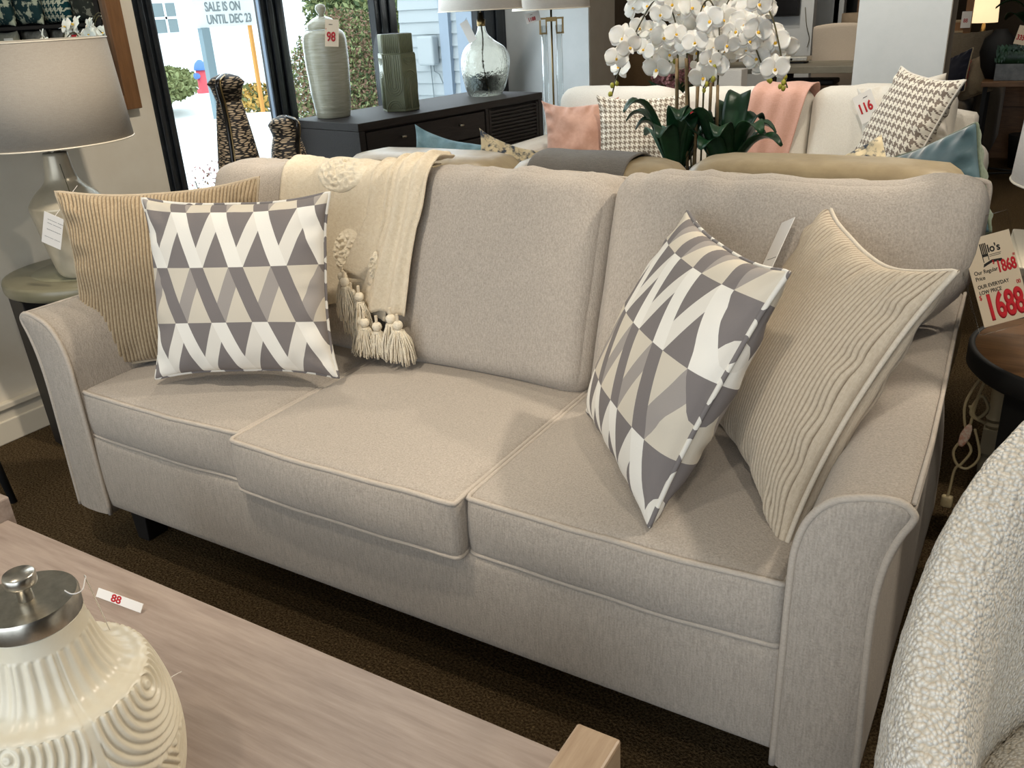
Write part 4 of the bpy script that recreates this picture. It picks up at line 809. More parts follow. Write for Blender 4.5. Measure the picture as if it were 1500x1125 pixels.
def jug(loc, rz, prof, topz, label, hz0):
    j = thing('carved_jug', label, 'jug', loc, rz, 'carved black and tan jugs')
    pp = [(p.x, p.y) for p in spline([(a, b, 0) for a, b in prof], 6)]
    MB().lathe([(0, 0)] + pp + [(pp[-1][0] - 0.006, pp[-1][1]), (0.03, topz * 0.8), (0, topz * 0.78)], 48).build('body', WOVEN, j, True)
    r1 = pp[-1][0]
    MB().lathe([(r1, topz), (r1 * 0.72, topz + 0.022), (r1 * 0.25, topz + 0.034), (0, topz + 0.036)], 40).build('lid', WOVEN, j, True)
    hr = [(r1 * 0.35, 0, topz + 0.028), (r1 + 0.020, 0, topz + 0.012), (r1 + 0.022, 0, topz - 0.03), (r1 + 0.005, 0, topz - 0.08), (r1 * 0.95, 0, topz - 0.18), (r1 * 1.15, 0, hz0)]
    MB().tube(spline(hr, 6), 0.0085, 8).build('handle', BLKG, j, True); MB().tube([(p.x, 0.010, p.z + 0.001) for p in spline(hr, 6)], 0.0035, 6).build('handle_edge', MATS['aged_brass'], j, True)
jug((-0.670, 1.30, 0.5), R(-60), [(0.085, 0), (0.10, 0.03), (0.100, 0.15), (0.088, 0.32), (0.068, 0.48), (0.052, 0.58), (0.047, 0.61), (0.054, 0.64), (0.072, 0.668)], 0.668, 'tall carved black and tan jug with a long handle in front of the window', 0.34)
jug((-0.560, 1.47, 0.5), R(-12), [(0.07, 0), (0.08, 0.03), (0.085, 0.15), (0.080, 0.28), (0.070, 0.38), (0.058, 0.43), (0.054, 0.45), (0.066, 0.492)], 0.492, 'short carved black and tan jug beside the end of the sideboard', 0.26)

# ------------------------------------------------------------------ crystal lamp on white drum table
dt_ = thing('drum_table', 'small round white table between the sideboard and the pale sofa', 'table', (-0.44, 3.62, 0))
MB().lathe([(0, 0), (0.16, 0), (0.16, 0.02), (0.10, 0.06), (0.10, 0.52), (0.16, 0.585), (0.165, 0.60), (0.165, 0.622), (0.16, 0.628), (0, 0.628)], 48).build('body', TRIMW, dt_, True).modifiers.new('b', 'EDGE_SPLIT').split_angle = R(40)
cl_ = thing('table_lamp', 'glass column lamp with brass ring and white drum shade by the pillar', 'lamp', (-0.475, 3.62, 0.629), R(32))
MB().lathe([(0, 0), (0.06, 0), (0.06, 0.012), (0, 0.012)], 32).build('base', GLASSC, cl_, True)
for x in (-0.042, 0.042): MB().lathe([(0, 0.012), (0.020, 0.012), (0.020, 0.64), (0, 0.64)], 20, (x, 0, 0)).build('glass_column', GLASSC, cl_, True)
MB().tube([(0, 0, 0.012), (0, 0, 0.74)], 0.006, 8).build('pole', BRASS, cl_, True)
mb = MB(); 
for s_ in (-1, 1): mb.box(min(s_ * 0.026, s_ * 0.072), max(s_ * 0.026, s_ * 0.072), -0.008, 0.008, 0.672, 0.682).box(min(s_ * 0.026, s_ * 0.072), max(s_ * 0.026, s_ * 0.072), -0.008, 0.008, 0.592, 0.602).box(s_ * 0.066 - 0.005, s_ * 0.066 + 0.005, -0.008, 0.008, 0.60, 0.674).box(s_ * 0.030 - 0.004, s_ * 0.030 + 0.004, -0.008, 0.008, 0.60, 0.674)
mb.box(-0.03, 0.03, -0.008, 0.008, 0.66, 0.684).build('brass_ring', BRASS, cl_)
shade(cl_, 0.225, 0.215, 0.727, 0.97)
price_tag('price_tag', 'small white price tag with red figures on the glass column lamp', frame((-0.530, 3.50, 1.318), (0.82, 0.52, 0.22), (-0.25, 0.1, 0.95)), 0.085, 0.055, PAPER, [('1188', -0.03, -0.018, 0.028, RED, 0.001, 0.8), ('~~', -0.012, 0.012, 0.012, INK, 0.0006, 1)])

# ------------------------------------------------------------------ taupe leather sofa seen from behind
ls = thing('leather_sofa', 'taupe leather sofa facing away right behind the oatmeal sofa', 'sofa', (1.0, 1.6, 0), world=True)
MB().rbox(0.98, 0.42, 0.13, 0.03, 8, None, T(1.0, 1.58, 0.27)).build('base', LEATHER, ls, True)
MB().rbox(0.97, 0.05, 0.34, 0.03, 8, None, T(1.0, 1.20, 0.50)).build('back_frame', LEATHER, ls, True)
for s_ in (-1, 1): MB().rbox(0.085, 0.42, 0.27, 0.05, 8, None, T(1.0 + s_ * 0.90, 1.62, 0.42)).build('arm', LEATHER, ls, True)
for (x, y) in ((0.08, 1.2), (1.92, 1.2), (0.08, 1.95), (1.92, 1.95)): MB().box(x - 0.03, x + 0.03, y - 0.03, y + 0.03, 0, 0.14).build('foot', DARKW2, ls)
for (x0, x1) in ((0.19, 0.72), (0.725, 1.27), (1.275, 1.81)): MB().rbox((x1 - x0) / 2, 0.30, 0.075, 0.04, 8, None, T((x0 + x1) / 2, 1.68, 0.475)).build('seat_cushion', LEATHER, ls, True)
def lfn(q, p): return Vector((q.x, q.y + 0.01 * p.y, q.z + 0.014 * (p.z > 0) * (1 - p.x ** 4) + 0.003 * noise.noise(q * 14)))
for (x0, x1, zt) in ((-0.04, 0.635, 0.928), (0.645, 1.228, 0.930), (1.238, 1.985, 0.955)):
    M = T((x0 + x1) / 2, 1.295, zt - 0.20); hx = (x1 - x0) / 2
    o = MB().rbox(hx, 0.115, 0.20, 0.075, 12, lfn, M).build('back_cushion', LEATHER, ls, True)
    pass
def drape(name, label, cat, x0, x1, y0, y1, zt, zf, zb, m, amp=0.004, sk=0.0, hem=0.0):
    pth = spline([(y0, zf, 0), (y0, (zf + zt) / 2, 0), (y0 + 0.006, zt - 0.05, 0), (y0 + 0.05, zt, 0), ((y0 + y1) / 2, zt + 0.012, 0), (y1 - 0.05, zt, 0), (y1, zt - 0.06, 0), (y1, zb, 0)], 6)
    n_ = len(pth) - 1
    def fn(a, b):
        p = pth[min(n_, int(round(b * n_)))]; x = x0 + (x1 - x0) * a + sk * (zt - p.y)
        return Vector((x, p.x + amp * math.sin(a * 19) * (-1 if b < 0.5 else 1), p.y + amp * 0.6 * math.sin(a * 11 + 1) - hem * a * (b < 0.1)))
    o = MB().grid(fn, 40, n_).build(name, m, None, True, solid=0.005, loc=((x0 + x1) / 2, (y0 + y1) / 2, zt)); return tag(o, label, cat)
drape('grey_throw', 'dark grey throw folded over the middle cushion of the leather sofa', 'blanket', 0.745, 1.075, 1.168, 1.425, 0.946, 0.62, 0.60, THROWG, 0.002)
pillow('pillow', 'pale blue velvet pillow tip poking up behind the left leather cushion', frame((0.235, 1.50, 0.78), (0.93, 0.30, -0.22), (0.06, 0.10, 0.99)), 0.34, 0.36, 0.12, BLUEV, BLUEV, None, group='pillows on the leather sofa', seed=11, pin=0.10, ears=0.03)
FLOR = noisy('floral_print', (222, 206, 170), (60, 70, 84), 34, 0.8, lo=0.48, hi=0.60)
pillow('pillow', 'small floral print pillow tip above the gap of the leather cushions', frame((0.515, 1.50, 0.76), (0.75, 0.62, -0.3), (-0.28, 0.10, 0.95)), 0.34, 0.38, 0.12, FLOR, FLOR, None, group='pillows on the leather sofa', seed=12, pin=0.12, ears=0.03)
pillow('pillow', 'black and cream patterned pillow corner beside the large houndstooth pillow', frame((1.655, 1.52, 0.80), (0.86, 0.25, 0.42), (-0.42, 0.2, 0.86)), 0.30, 0.30, 0.10, FLOR, FLOR, None, group='pillows on the leather sofa', seed=13, pin=0.10)
pillow('pillow', 'dark teal and sage velvet pillow at the right end of the leather sofa', frame((1.895, 1.52, 0.845), (0.72, -0.50, 0.42), (-0.40, 0.45, 0.8)), 0.30, 0.30, 0.15, TEALV, TEALS, TEALS, group='pillows on the leather sofa', seed=14, pin=0.06)

# ------------------------------------------------------------------ pale sofa facing us
ws = thing('pale_sofa', 'off-white linen sofa facing the camera behind the orchid', 'sofa', (0.78, 3.0, 0), world=True)
MB().rbox(1.10, 0.45, 0.13, 0.04, 8, None, T(0.78, 3.02, 0.25)).build('base', WHITEL, ws, True)
MB().rbox(1.06, 0.07, 0.33, 0.05, 8, None, T(0.78, 3.40, 0.52)).build('back_frame', WHITEL, ws, True)
for (x, y) in ((-0.22, 2.65), (1.78, 2.65), (-0.22, 3.40), (1.78, 3.40)): MB().box(x - 0.03, x + 0.03, y - 0.03, y + 0.03, 0, 0.13).build('foot', DARKW2, ws)
for x in (-0.235, 1.80): MB().rbox(0.105, 0.43, 0.235, 0.095, 10, lambda q, p: Vector((q.x * (1 + 0.12 * p.z), q.y, q.z)), T(x, 2.98, 0.49)).build('arm', WHITEL, ws, True)
for (x0, x1) in ((-0.12, 0.47), (0.475, 1.10), (1.105, 1.69)): MB().rbox((x1 - x0) / 2, 0.36, 0.07, 0.045, 8, lambda q, p: Vector((q.x, q.y, q.z + 0.015 * (p.z > 0) * (1 - p.x ** 2) * (1 - p.y ** 2))), T((x0 + x1) / 2, 2.92, 0.44)).build('seat_cushion', WHITEL, ws, True)
for k, (x0, x1, zt) in enumerate(((-0.18, 0.50, 0.955), (0.50, 1.145, 0.955), (1.15, 1.76, 0.960))):
    M = T((x0 + x1) / 2, 3.18, zt - 0.22) @ Matrix.Rotation(R(-10), 4, 'X')
    MB().rbox((x1 - x0) / 2, 0.105, 0.225, 0.07, 14, lambda q, p: Vector((q.x, q.y - 0.02 * (p.y < 0) * (1 - p.x ** 2) * (1 - p.z ** 2), q.z + 0.012 * (p.z > 0) * (1 - p.x ** 4) + 0.012 * noise.noise(Vector((q.x * 12 + k, q.z * 3, k))) * max(0, p.z))), M).build('back_cushion', WHITEL, ws, True)
drape('pink_throw', 'dusty pink throw hanging over the back of the off-white sofa', 'blanket', 0.895, 1.150, 3.045, 3.33, 0.975, 0.50, 0.72, PINKT, 0.005, -0.22)
pillow('pillow', 'blush pink velvet pillow at the left end of the off-white sofa', frame((0.075, 2.87, 0.715), (0.93, 0.30, 0.02), (-0.12, 0.25, 0.96)), 0.37, 0.43, 0.15, PINKV, PINKV, None, group='pillows on the off-white sofa', seed=21, pin=0.10, ears=0.04, wr=1.6)
pillow('pillow', 'grey and white houndstooth pillow beside the blush pink one', frame((0.430, 2.83, 0.745), (0.93, 0.36, 0.0), (-0.10, 0.25, 0.96)), 0.42, 0.44, 0.15, HOUND, HOUND, None, group='pillows on the off-white sofa', seed=22, pin=0.07, ears=0.03)
pillow('pillow', 'large tilted houndstooth pillow at the right end of the off-white sofa', frame((1.600, 2.80, 0.845), (0.62, -0.78, -0.05), (0.36, 0.20, 0.91)), 0.44, 0.44, 0.15, HOUND2, HOUND2, WHITEL, group='pillows on the off-white sofa', seed=23, pin=0.07, ears=0.03)
pillow('pillow', 'plain cream pillow behind the tilted houndstooth pillow', frame((1.560, 3.07, 0.86), (0.96, 0.15, 0.16), (-0.10, 0.3, 0.95)), 0.36, 0.30, 0.13, WHITEL, WHITEL, None, group='pillows on the off-white sofa', seed=24, pin=0.08)
price_tag('price_tag', 'white price tag with a red 116 on the right cushion of the off-white sofa', frame((1.420, 2.99, 0.905), (0.80, -0.1, 0.45), (-0.45, 0.2, 0.85)), 0.085, 0.125, PAPER, [('116', -0.036, -0.02, 0.058, RED, 0.003, 0.72), ('~~', 0.0, 0.036, 0.016, INK, 0.0006, 1)])
price_tag('price_tag', 'white price tag half hidden behind an orchid stake on the off-white sofa', frame((0.640, 2.96, 0.865), (0.95, 0.1, 0.1), (-0.05, 0.2, 0.95)), 0.07, 0.12, PAPER, [('88', -0.03, -0.02, 0.05, RED, 0.003, 0.72)])

# ------------------------------------------------------------------ orchid on its coffee table
ot = thing('coffee_table', 'dark coffee table under the orchid between the leather and off-white sofas', 'table', (0.95, 2.30, 0))
MB().rbox(0.42, 0.22, 0.018, 0.016, 6, None, T(0, 0, 0.43)).build('table_top', DARKW, ot, True)
for (x, y) in ((-0.36, -0.16), (0.36, -0.16), (-0.36, 0.16), (0.36, 0.16)): MB().box(x - 0.025, x + 0.025, y - 0.025, y + 0.025, 0, 0.413).build('leg', DARKW, ot)
oc = thing('potted_orchid', 'large white moth orchid with dark strap leaves between the two rear sofas', 'plant', (0.93, 2.28, 0.449), world=True)
OX, OY, OZ = 0.93, 2.28, 0.449
MB().lathe([(0, 0), (0.12, 0), (0.13, 0.01), (0.17, 0.16), (0.185, 0.25), (0.185, 0.27), (0.172, 0.27), (0.16, 0.24), (0, 0.24)], 40, (OX, OY, OZ)).build('pot', GREYM, oc, True)
FL = [(0.688, 2.141, 1.357), (0.705, 2.245, 1.362), (0.781, 2.186, 1.332), (0.663, 2.265, 1.284), (0.71, 2.273, 1.27), (0.669, 2.082, 1.256), (0.705, 2.064, 1.224), (0.538, 2.345, 1.13), (0.613, 2.148, 1.178), (0.735, 2.14, 1.209), (0.667, 2.399, 1.204), (0.78, 2.22, 1.245), (0.72, 2.344, 1.162), (0.753, 2.222, 1.133), (0.781, 2.277, 1.184), (0.872, 2.111, 1.261), (0.818, 2.276, 1.204), (0.805, 2.355, 1.3), (0.881, 2.238, 1.346), (0.903, 2.312, 1.352), (0.873, 2.288, 1.264), (0.958, 2.082, 1.232), (0.885, 2.318, 1.187), (0.934, 2.261, 1.239), (0.894, 2.162, 1.229), (1.016, 2.071, 1.305), (0.949, 2.354, 1.332), (1.016, 2.221, 1.303), (1.028, 2.304, 1.319), (0.99, 2.359, 1.347), (0.959, 2.303, 1.261), (0.969, 2.373, 1.245), (1.074, 2.194, 1.263), (1.051, 2.332, 1.22), (0.985, 2.211, 1.204), (0.965, 2.378, 1.182), (0.881, 2.359, 1.125), (1.014, 2.093, 1.169), (0.985, 2.106, 1.111), (1.021, 2.134, 1.149), (0.997, 2.388, 1.231), (1.099, 2.208, 1.285), (1.102, 2.273, 1.329), (1.164, 2.162, 1.352), (1.13, 2.232, 1.282), (1.156, 2.191, 1.26), (1.131, 2.179, 1.227), (1.094, 2.259, 1.187), (1.137, 2.259, 1.162), (1.158, 2.367, 1.24), (1.193, 2.292, 1.214), (1.124, 2.376, 1.325), (1.212, 2.351, 1.191), (1.181, 2.397, 1.164), (1.162, 2.288, 1.123), (1.248, 2.115, 1.136), (1.116, 2.353, 1.342), (1.034, 2.388, 1.345), (0.776, 2.368, 1.134), (0.804, 2.253, 1.23), (0.81, 2.303, 1.327), (1.063, 2.132, 1.22), (1.042, 2.343, 1.175), (0.8, 2.255, 1.365), (0.93, 2.157, 1.408), (0.8, 2.082, 1.405), (0.969, 2.35, 1.396), (1.047, 2.397, 1.399), (0.729, 2.09, 1.413), (0.782, 2.332, 1.425)]
def flower_mesh():
    mb = MB()
    def petal(ang, ln, wd, cup, lift=0.0, n=6):
        def fn(a, b):
            t = b; w_ = wd * math.sin(PI * min(1, t * 0.86 + 0.10)) ** 0.7; u = (a - 0.5) * 2
            x = u * w_ / 2; y = t * ln; z = cup * (t * t) * -1 + 0.10 * ln * (u * u) * t + lift * t
            c, s_ = math.cos(ang), math.sin(ang); return Vector((x * c - y * s_, x * s_ + y * c, z))
        mb.grid(fn, n, n)
    mb.cur = 0
    for a in (-1.35, 1.35): petal(a, 0.050, 0.066, 0.008, 0.004, 8)
    for a in (0, 2.3, -2.3): petal(a, 0.046, 0.034, 0.012, -0.003)
    mb.cur = 0; petal(PI, 0.018, 0.018, -0.02, 0.012, 4)
    mb.cur = 1; mb.sphere((0, -0.004, 0.008), 0.0055, 8, 5, (1, 1, 1.2)); 
    return mb
f0 = flower_mesh().build('flower', [PETAL, YEL], None, True); f0.parent = oc; f0.modifiers.new('s', 'SOLIDIFY').thickness = 0.0006
rnd = random.Random(5)
for i, p in enumerate(FL):
    o = f0 if i == 0 else f0.copy()
    if i: COL.objects.link(o)
    q = Vector(p) - Vector((OX, OY, OZ)); out = Vector((q.x * 1.0 + 0.35 + rnd.gauss(0, 0.35), -0.9 + q.y + rnd.gauss(0, 0.3), 0.10 + rnd.gauss(0, 0.30))).normalized()
    up = Vector((rnd.gauss(0, 0.25), rnd.gauss(0, 0.2), 1)); r_ = up.cross(out).normalized(); u_ = out.cross(r_)
    s_ = 0.88 + rnd.random() * 0.32
    o.matrix_local = Matrix(((r_.x * s_, u_.x * s_, out.x * s_, q.x), (r_.y * s_, u_.y * s_, out.y * s_, q.y), (r_.z * s_, u_.z * s_, out.z * s_, q.z), (0, 0, 0, 1)))
SPR = [[(0.83, 2.26, 0.70), (0.818, 2.28, 1.16), (0.80, 2.26, 1.33), (0.74, 2.24, 1.38), (0.68, 2.24, 1.31), (0.62, 2.24, 1.20), (0.56, 2.27, 1.10), (0.53, 2.28, 1.02)],
       [(0.89, 2.28, 0.70), (0.857, 2.28, 1.16), (0.84, 2.28, 1.36), (0.77, 2.28, 1.45), (0.70, 2.28, 1.40), (0.66, 2.30, 1.27), (0.70, 2.30, 1.17)],
       [(0.90, 2.28, 0.70), (0.90, 2.28, 1.14), (0.91, 2.26, 1.32), (0.96, 2.22, 1.37), (1.02, 2.16, 1.28), (1.03, 2.12, 1.16), (0.99, 2.11, 1.06)],
       [(0.96, 2.28, 0.70), (0.957, 2.28, 1.10), (1.00, 2.28, 1.34), (1.08, 2.28, 1.40), (1.17, 2.28, 1.32), (1.22, 2.26, 1.20), (1.25, 2.24, 1.10), (1.27, 2.22, 1.06)],
       [(0.99, 2.28, 0.70), (0.985, 2.28, 1.10), (1.01, 2.28, 1.30), (1.06, 2.28, 1.32), (1.12, 2.26, 1.22), (1.17, 2.24, 1.13), (1.21, 2.22, 1.08)],
       [(0.92, 2.30, 0.70), (0.92, 2.30, 1.20), (0.90, 2.32, 1.40), (0.84, 2.34, 1.47), (0.80, 2.34, 1.40), (0.78, 2.32, 1.25), (0.77, 2.30, 1.12)]]
for k, s_ in enumerate(SPR):
    pth = spline(s_, 7); o = MB().tube(pth, [0.0042] * 10 + [0.003] * (len(pth) - 10), 6).build('stem', STEM, oc, True)
    bd = MB()
    for i, r_ in ((-1, 0.009), (-3, 0.010), (-5, 0.011), (-7, 0.010)):
        b_ = pth[i] + Vector((rnd.gauss(0, 0.012), -0.01, rnd.gauss(0, 0.012))); bd.sphere(b_, r_, 8, 6, (0.85, 0.85, 1.1)); bd.tube([pth[i], b_], 0.0015, 4)
    bd.build('buds', BUD, o, True)
for (x, y, x2, zt) in ((0.825, 2.272, 0.818, 1.165), (0.875, 2.272, 0.857, 1.165), (0.893, 2.288, 0.905, 1.12), (0.957, 2.272, 0.962, 1.09), (0.995, 2.272, 0.989, 1.065), (0.912, 2.25, 0.915, 1.15)):
    MB().tube([(x, y, 0.70), (x2, y - 0.005, zt)], 0.0065, 8).build('stake', BAMB, oc, True)
rnd = random.Random(9)
for i in range(26):
    an = -PI / 2 + (i * 2.399) % (2 * PI); cx0 = OX + (0.10 if i % 2 else -0.11); ln = 0.20 + 0.08 * rnd.random(); rise = 0.12 + 0.13 * rnd.random(); wd = 0.088 + 0.016 * rnd.random(); flat = 0.85 + rnd.random() * 0.25
    def fn(a, b):
        t = b; r_ = 0.02 + ln * t * flat * 0.85; z = OZ + 0.27 + rise * math.sin(t * PI * 0.62) * 1.25 - 0.03 * t ** 3; w_ = wd * (math.sin(PI * min(1, t * 0.9 + 0.07)) ** 0.6); u = (a - 0.5) * 2
        return Vector((cx0 + math.cos(an) * r_ - math.sin(an) * u * w_ / 2, OY + (math.sin(an) * r_ + math.cos(an) * u * w_ / 2) * 0.85, z + abs(u) * w_ * 0.22))
    MB().grid(fn, 6, 12).build('leaf', LEAF2 if i in (7, 15, 20) else LEAF, oc, True, solid=0.002)

# ------------------------------------------------------------------ the back of the showroom
struct(MB().box(1.06, 1.545, 4.5, 4.76, 0, 3.0).build('wall_column', WALLW)); struct(MB().box(1.546, 1.550, 4.5, 4.76, 0, 3.0).build('trim_7', WALLG))
struct(MB().box(-1.16, -1.01, 4.36, 8.6, 0, 3.0).build('wall_left_rear', WALLD))
cb = thing('dining_table', 'long grey table with a lower shelf behind the off-white sofa', 'table', (0.35, 5.45, 0), world=True)
GT = noisy('grey_table_paint', (122, 116, 100), (136, 130, 114), 10, 0.5)
MB().box(-0.35, 0.99, 5.18, 5.70, 0.86, 0.905).build('table_top', GT, cb, bevel=0.003); MB().box(-0.30, 0.95, 5.2, 5.68, 0.50, 0.53).build('shelf', DARKW, cb)
for x in (-0.33, 0.40, 0.97): MB().box(x - 0.02, x + 0.02, 5.19, 5.23, 0, 0.86).box(x - 0.02, x + 0.02, 5.65, 5.69, 0, 0.86).build('leg', DARKW, cb)
bx = thing('decorative_box', 'dark brown box with a brass clasp on the shelf of the grey table', 'box', (0.62, 5.42, 0.531))
MB().box(-0.16, 0.16, -0.10, 0.10, 0, 0.24).build('body', WALNUT, bx, bevel=0.01); MB().box(-0.165, 0.165, -0.105, 0.105, 0.24, 0.275).build('lid', DARKW2, bx, bevel=0.01); MB().sphere((0, -0.11, 0.22), 0.02, 10, 6).build('clasp', BRASS, bx, True)
ch = thing('dining_chair', 'cream upholstered dining chair behind the grey table', 'chair', (0.705, 5.95, 0), world=True)
cbk = lambda q, p: Vector((q.x * (1 - 0.05 * (1 - p.z)), q.y + 0.03 * p.x * p.x, q.z + 0.020 * (p.z > 0) * (1 - p.x ** 2)))
MB().rbox(0.20, 0.035, 0.30, 0.012, 8, cbk, T(0.705, 5.80, 0.83)).build('backrest', fabric('cream_chair_linen', (198, 182, 164), (208, 194, 176), 200, 0.2), ch, True); MB().rbox(0.20, 0.20, 0.05, 0.03, 6, None, T(0.705, 6.02, 0.46)).build('seat', MATS['cream_chair_linen'], ch, True)
for (x, y) in ((0.55, 5.84), (0.86, 5.84), (0.55, 6.18), (0.86, 6.18)): MB().box(x - 0.018, x + 0.018, y - 0.018, y + 0.018, 0, 0.42).build('leg', DARKW2, ch)
ch2 = copy_tree(ch); ch2.location = (1.13, 5.82, 0); ch2['label'] = 'second cream dining chair, mostly hidden behind the left edge of the white column'
# white box lamp and pink flowers on the far table
wl_ = thing('small_lamp', 'small white square lamp shade seen between the orchid stems', 'lamp', (0.375, 4.35, 0.43)); MB().prism([(-0.085, -0.06), (0.085, -0.06), (0.085, 0.06), (-0.085, 0.06)], 0.37, 0.53, 'z').build('lamp_shade', SHADE, wl_, bevel=0.004)
MB().lathe([(0, 0), (0.06, 0), (0.06, 0.01), (0.015, 0.03), (0.015, 0.40), (0, 0.40)], 20).build('base', BRASS, wl_, True)
wt2 = thing('side_table', 'low white side table behind the off-white sofa', 'table', (0.15, 4.35, 0)); MB().box(-0.36, 0.36, -0.20, 0.20, 0.40, 0.43).build('table_top', TRIMW, wt2, bevel=0.003)
for (x, y) in ((-0.33, -0.17), (0.33, -0.17), (-0.33, 0.17), (0.33, 0.17)): MB().box(x - 0.02, x + 0.02, y - 0.02, y + 0.02, 0, 0.40).build('leg', TRIMW, wt2)
pf = thing('flower_arrangement', 'dusty pink hydrangea arrangement in a glass vase behind the orchid', 'flowers', (0.0, 4.35, 0.4305), world=True)
MB().lathe([(0, 0), (0.07, 0), (0.085, 0.10), (0.075, 0.26), (0.08, 0.36), (0.076, 0.36), (0.07, 0.26), (0, 0.02)], 28, (0, 4.35, 0.4305)).build('vase', GLASSC, pf, True)
PK = noisy('dusty_pink_petal', (150, 98, 102), (188, 136, 136), 60, 0.8, 0.4)
for (x, y, z, r_) in ((-0.06, 4.3, 0.98, 0.06), (0.06, 4.28, 1.0, 0.07), (0.0, 4.36, 1.05, 0.06), (0.10, 4.36, 0.93, 0.055), (-0.10, 4.36, 0.92, 0.05), (0.02, 4.27, 0.91, 0.06)):
    mb = MB(); rr = random.Random(int(x * 1000) + 7)
    for i in range(120):
        d = Vector((rr.gauss(0, 1), rr.gauss(0, 1), rr.gauss(0, 1))).normalized(); c_ = Vector((x, y, z)) + d * r_; t = d.orthogonal().normalized(); b_ = d.cross(t); mb.add([c_ - t * 0.012, c_ + b_ * 0.012 + d * 0.004, c_ + t * 0.012, c_ - b_ * 0.012 + d * 0.004], [(0, 1, 2, 3)])
    mb.build('bloom', PK, pf)['kind'] = 'stuff'
for i in range(10):
    a = i * 0.66; MB().add([(0, 4.35, 0.78), (0.07 * math.cos(a), 4.35 + 0.07 * math.sin(a), 0.86), (0.17 * math.cos(a), 4.35 + 0.15 * math.sin(a), 0.84 + 0.03 * (i % 3)), (0.09 * math.cos(a + 0.4), 4.35 + 0.09 * math.sin(a + 0.4), 0.82)], [(0, 1, 2, 3)]).build('leaf', LEAF, pf)
# brown barrel chair and framed mirrors on the left rear
bcx = thing('wing_chair', 'brown curved armchair behind the left end of the off-white sofa', 'armchair', (-0.42, 4.95, 0), world=True)
BRF = fabric('brown_chair_cloth', (112, 88, 60), (126, 102, 74), 200, 0.3)
MB().grid(lambda a, b: Vector((-0.42 + (0.30 + 0.04 * math.cos(a * 2 * PI)) * math.cos(R(20 + 140 * b)), 4.75 + 0.30 * math.sin(R(20 + 140 * b)) + 0.04 * math.cos(a * 2 * PI), 0.30 + (0.72 - 0.30 * ss(0.25, 0.5, abs(b - 0.5))) * (0.5 - 0.5 * math.cos(min(1, a * 2 if a < 0.5 else 2 - a * 2) * PI)))), 24, 24).build('backrest', BRF, bcx, True)
MB().rbox(0.27, 0.27, 0.10, 0.05, 8, None, T(-0.42, 4.78, 0.38)).build('seat', BRF, bcx, True)
for (x, y) in ((-0.62, 4.6), (-0.22, 4.6), (-0.62, 4.96), (-0.22, 4.96)): MB().box(x - 0.018, x + 0.018, y - 0.018, y + 0.018, 0, 0.28).build('leg', DARKW2, bcx)
struct(MB().box(-1.01, -0.25, 6.5, 6.6, 0, 3.0).build('wall_rear_left', noisy('taupe_wall', (120, 102, 78), (128, 110, 86), 6, 0.8)))
for k, (x0, x1, z0) in enumerate(((-1.0, -0.80, 1.15), (-0.74, -0.50, 1.12))):
    fr = thing('framed_mirror', ('narrow black framed mirror on the rear wall right of the pillar', 'second black framed mirror on the rear wall, partly behind the orchid')[k], 'mirror', ((x0 + x1) / 2, 6.46, z0), world=True, group=None)
    MB().box(x0 + 0.02, x1 - 0.02, 6.47, 6.495, z0 + 0.02, z0 + 0.68).build('glass', base_mat('bronze_mirror_%s' % 'ab'[k], (150, 128, 92), 0.15, 0.9), fr)
    MB().box(x0, x0 + 0.02, 6.45, 6.498, z0, z0 + 0.7).box(x1 - 0.02, x1, 6.45, 6.498, z0, z0 + 0.7).box(x0 + 0.02, x1 - 0.02, 6.45, 6.498, z0, z0 + 0.02).box(x0 + 0.02, x1 - 0.02, 6.45, 6.498, z0 + 0.68, z0 + 0.7).build('frame', DARK, fr)
struct(MB().box(-0.25, 0.335, 6.5, 6.6, 0, 3.0).build('wall_rear', WALLW))
tv = thing('television', 'black flat screen on the white rear wall above the table', 'television', (0.02, 6.46, 1.19), world=True)
MB().box(-0.20, 0.235, 6.44, 6.47, 1.19, 1.62).build('bezel', DARK, tv, bevel=0.004); MB().box(-0.185, 0.22, 6.436, 6.4395, 1.205, 1.605).build('screen', BLKG, tv); MB().box(-0.05, 0.1, 6.47, 6.499, 1.3, 1.5).build('bracket', DARK, tv)
MB().tube(spline([(0.27, 6.49, 1.25), (0.29, 6.49, 1.12), (0.32, 6.49, 1.02), (0.31, 6.48, 0.95)], 5), 0.003, 5).build('cable', STEM, tv)
bd_ = thing('room_divider', 'dark wooden cabinet with open bays beside the white column', 'cabinet', (0.62, 7.4, 0), world=True)
for x in (0.36, 0.55, 0.66, 0.92): MB().box(x - 0.02, x + 0.02, 7.2, 7.5, 0, 2.4).build('upright', WALNUT if x > 0.5 else DARKW, bd_)
MB().box(0.34, 0.94, 7.5, 7.53, 0, 2.4).build('back_panel', DARK, bd_)
for z in (0.45, 0.93, 2.38): MB().box(0.34, 0.94, 7.2, 7.5, z - 0.015, z + 0.015).build('shelf', DARKW, bd_)
l3 = thing('table_lamp', 'beige drum lamp inside the dark cabinet beside the column', 'lamp', (0.62, 7.15, 0.60)); l3.location = (0.60, 7.02, 0.72)
MB().lathe([(0, 0), (0.05, 0), (0.05, 0.01), (0.02, 0.03), (0.035, 0.12), (0.02, 0.22), (0.01, 0.30), (0, 0.30)], 20).build('base', GLASSC, l3, True)
MB().lathe([(0.15, 0.28), (0.15, 0.46), (0.147, 0.46), (0.147, 0.28), (0.15, 0.28)], 36).build('lamp_shade', noisy('beige_shade', (150, 132, 110), (158, 140, 118), 20, 0.9), l3, True)
ct2 = thing('console_table', 'dark console table holding the beige drum lamp', 'table', (0.60, 7.0, 0)); MB().box(-0.32, 0.32, -0.15, 0.13, 0.69, 0.719).build('table_top', DARKW, ct2); 
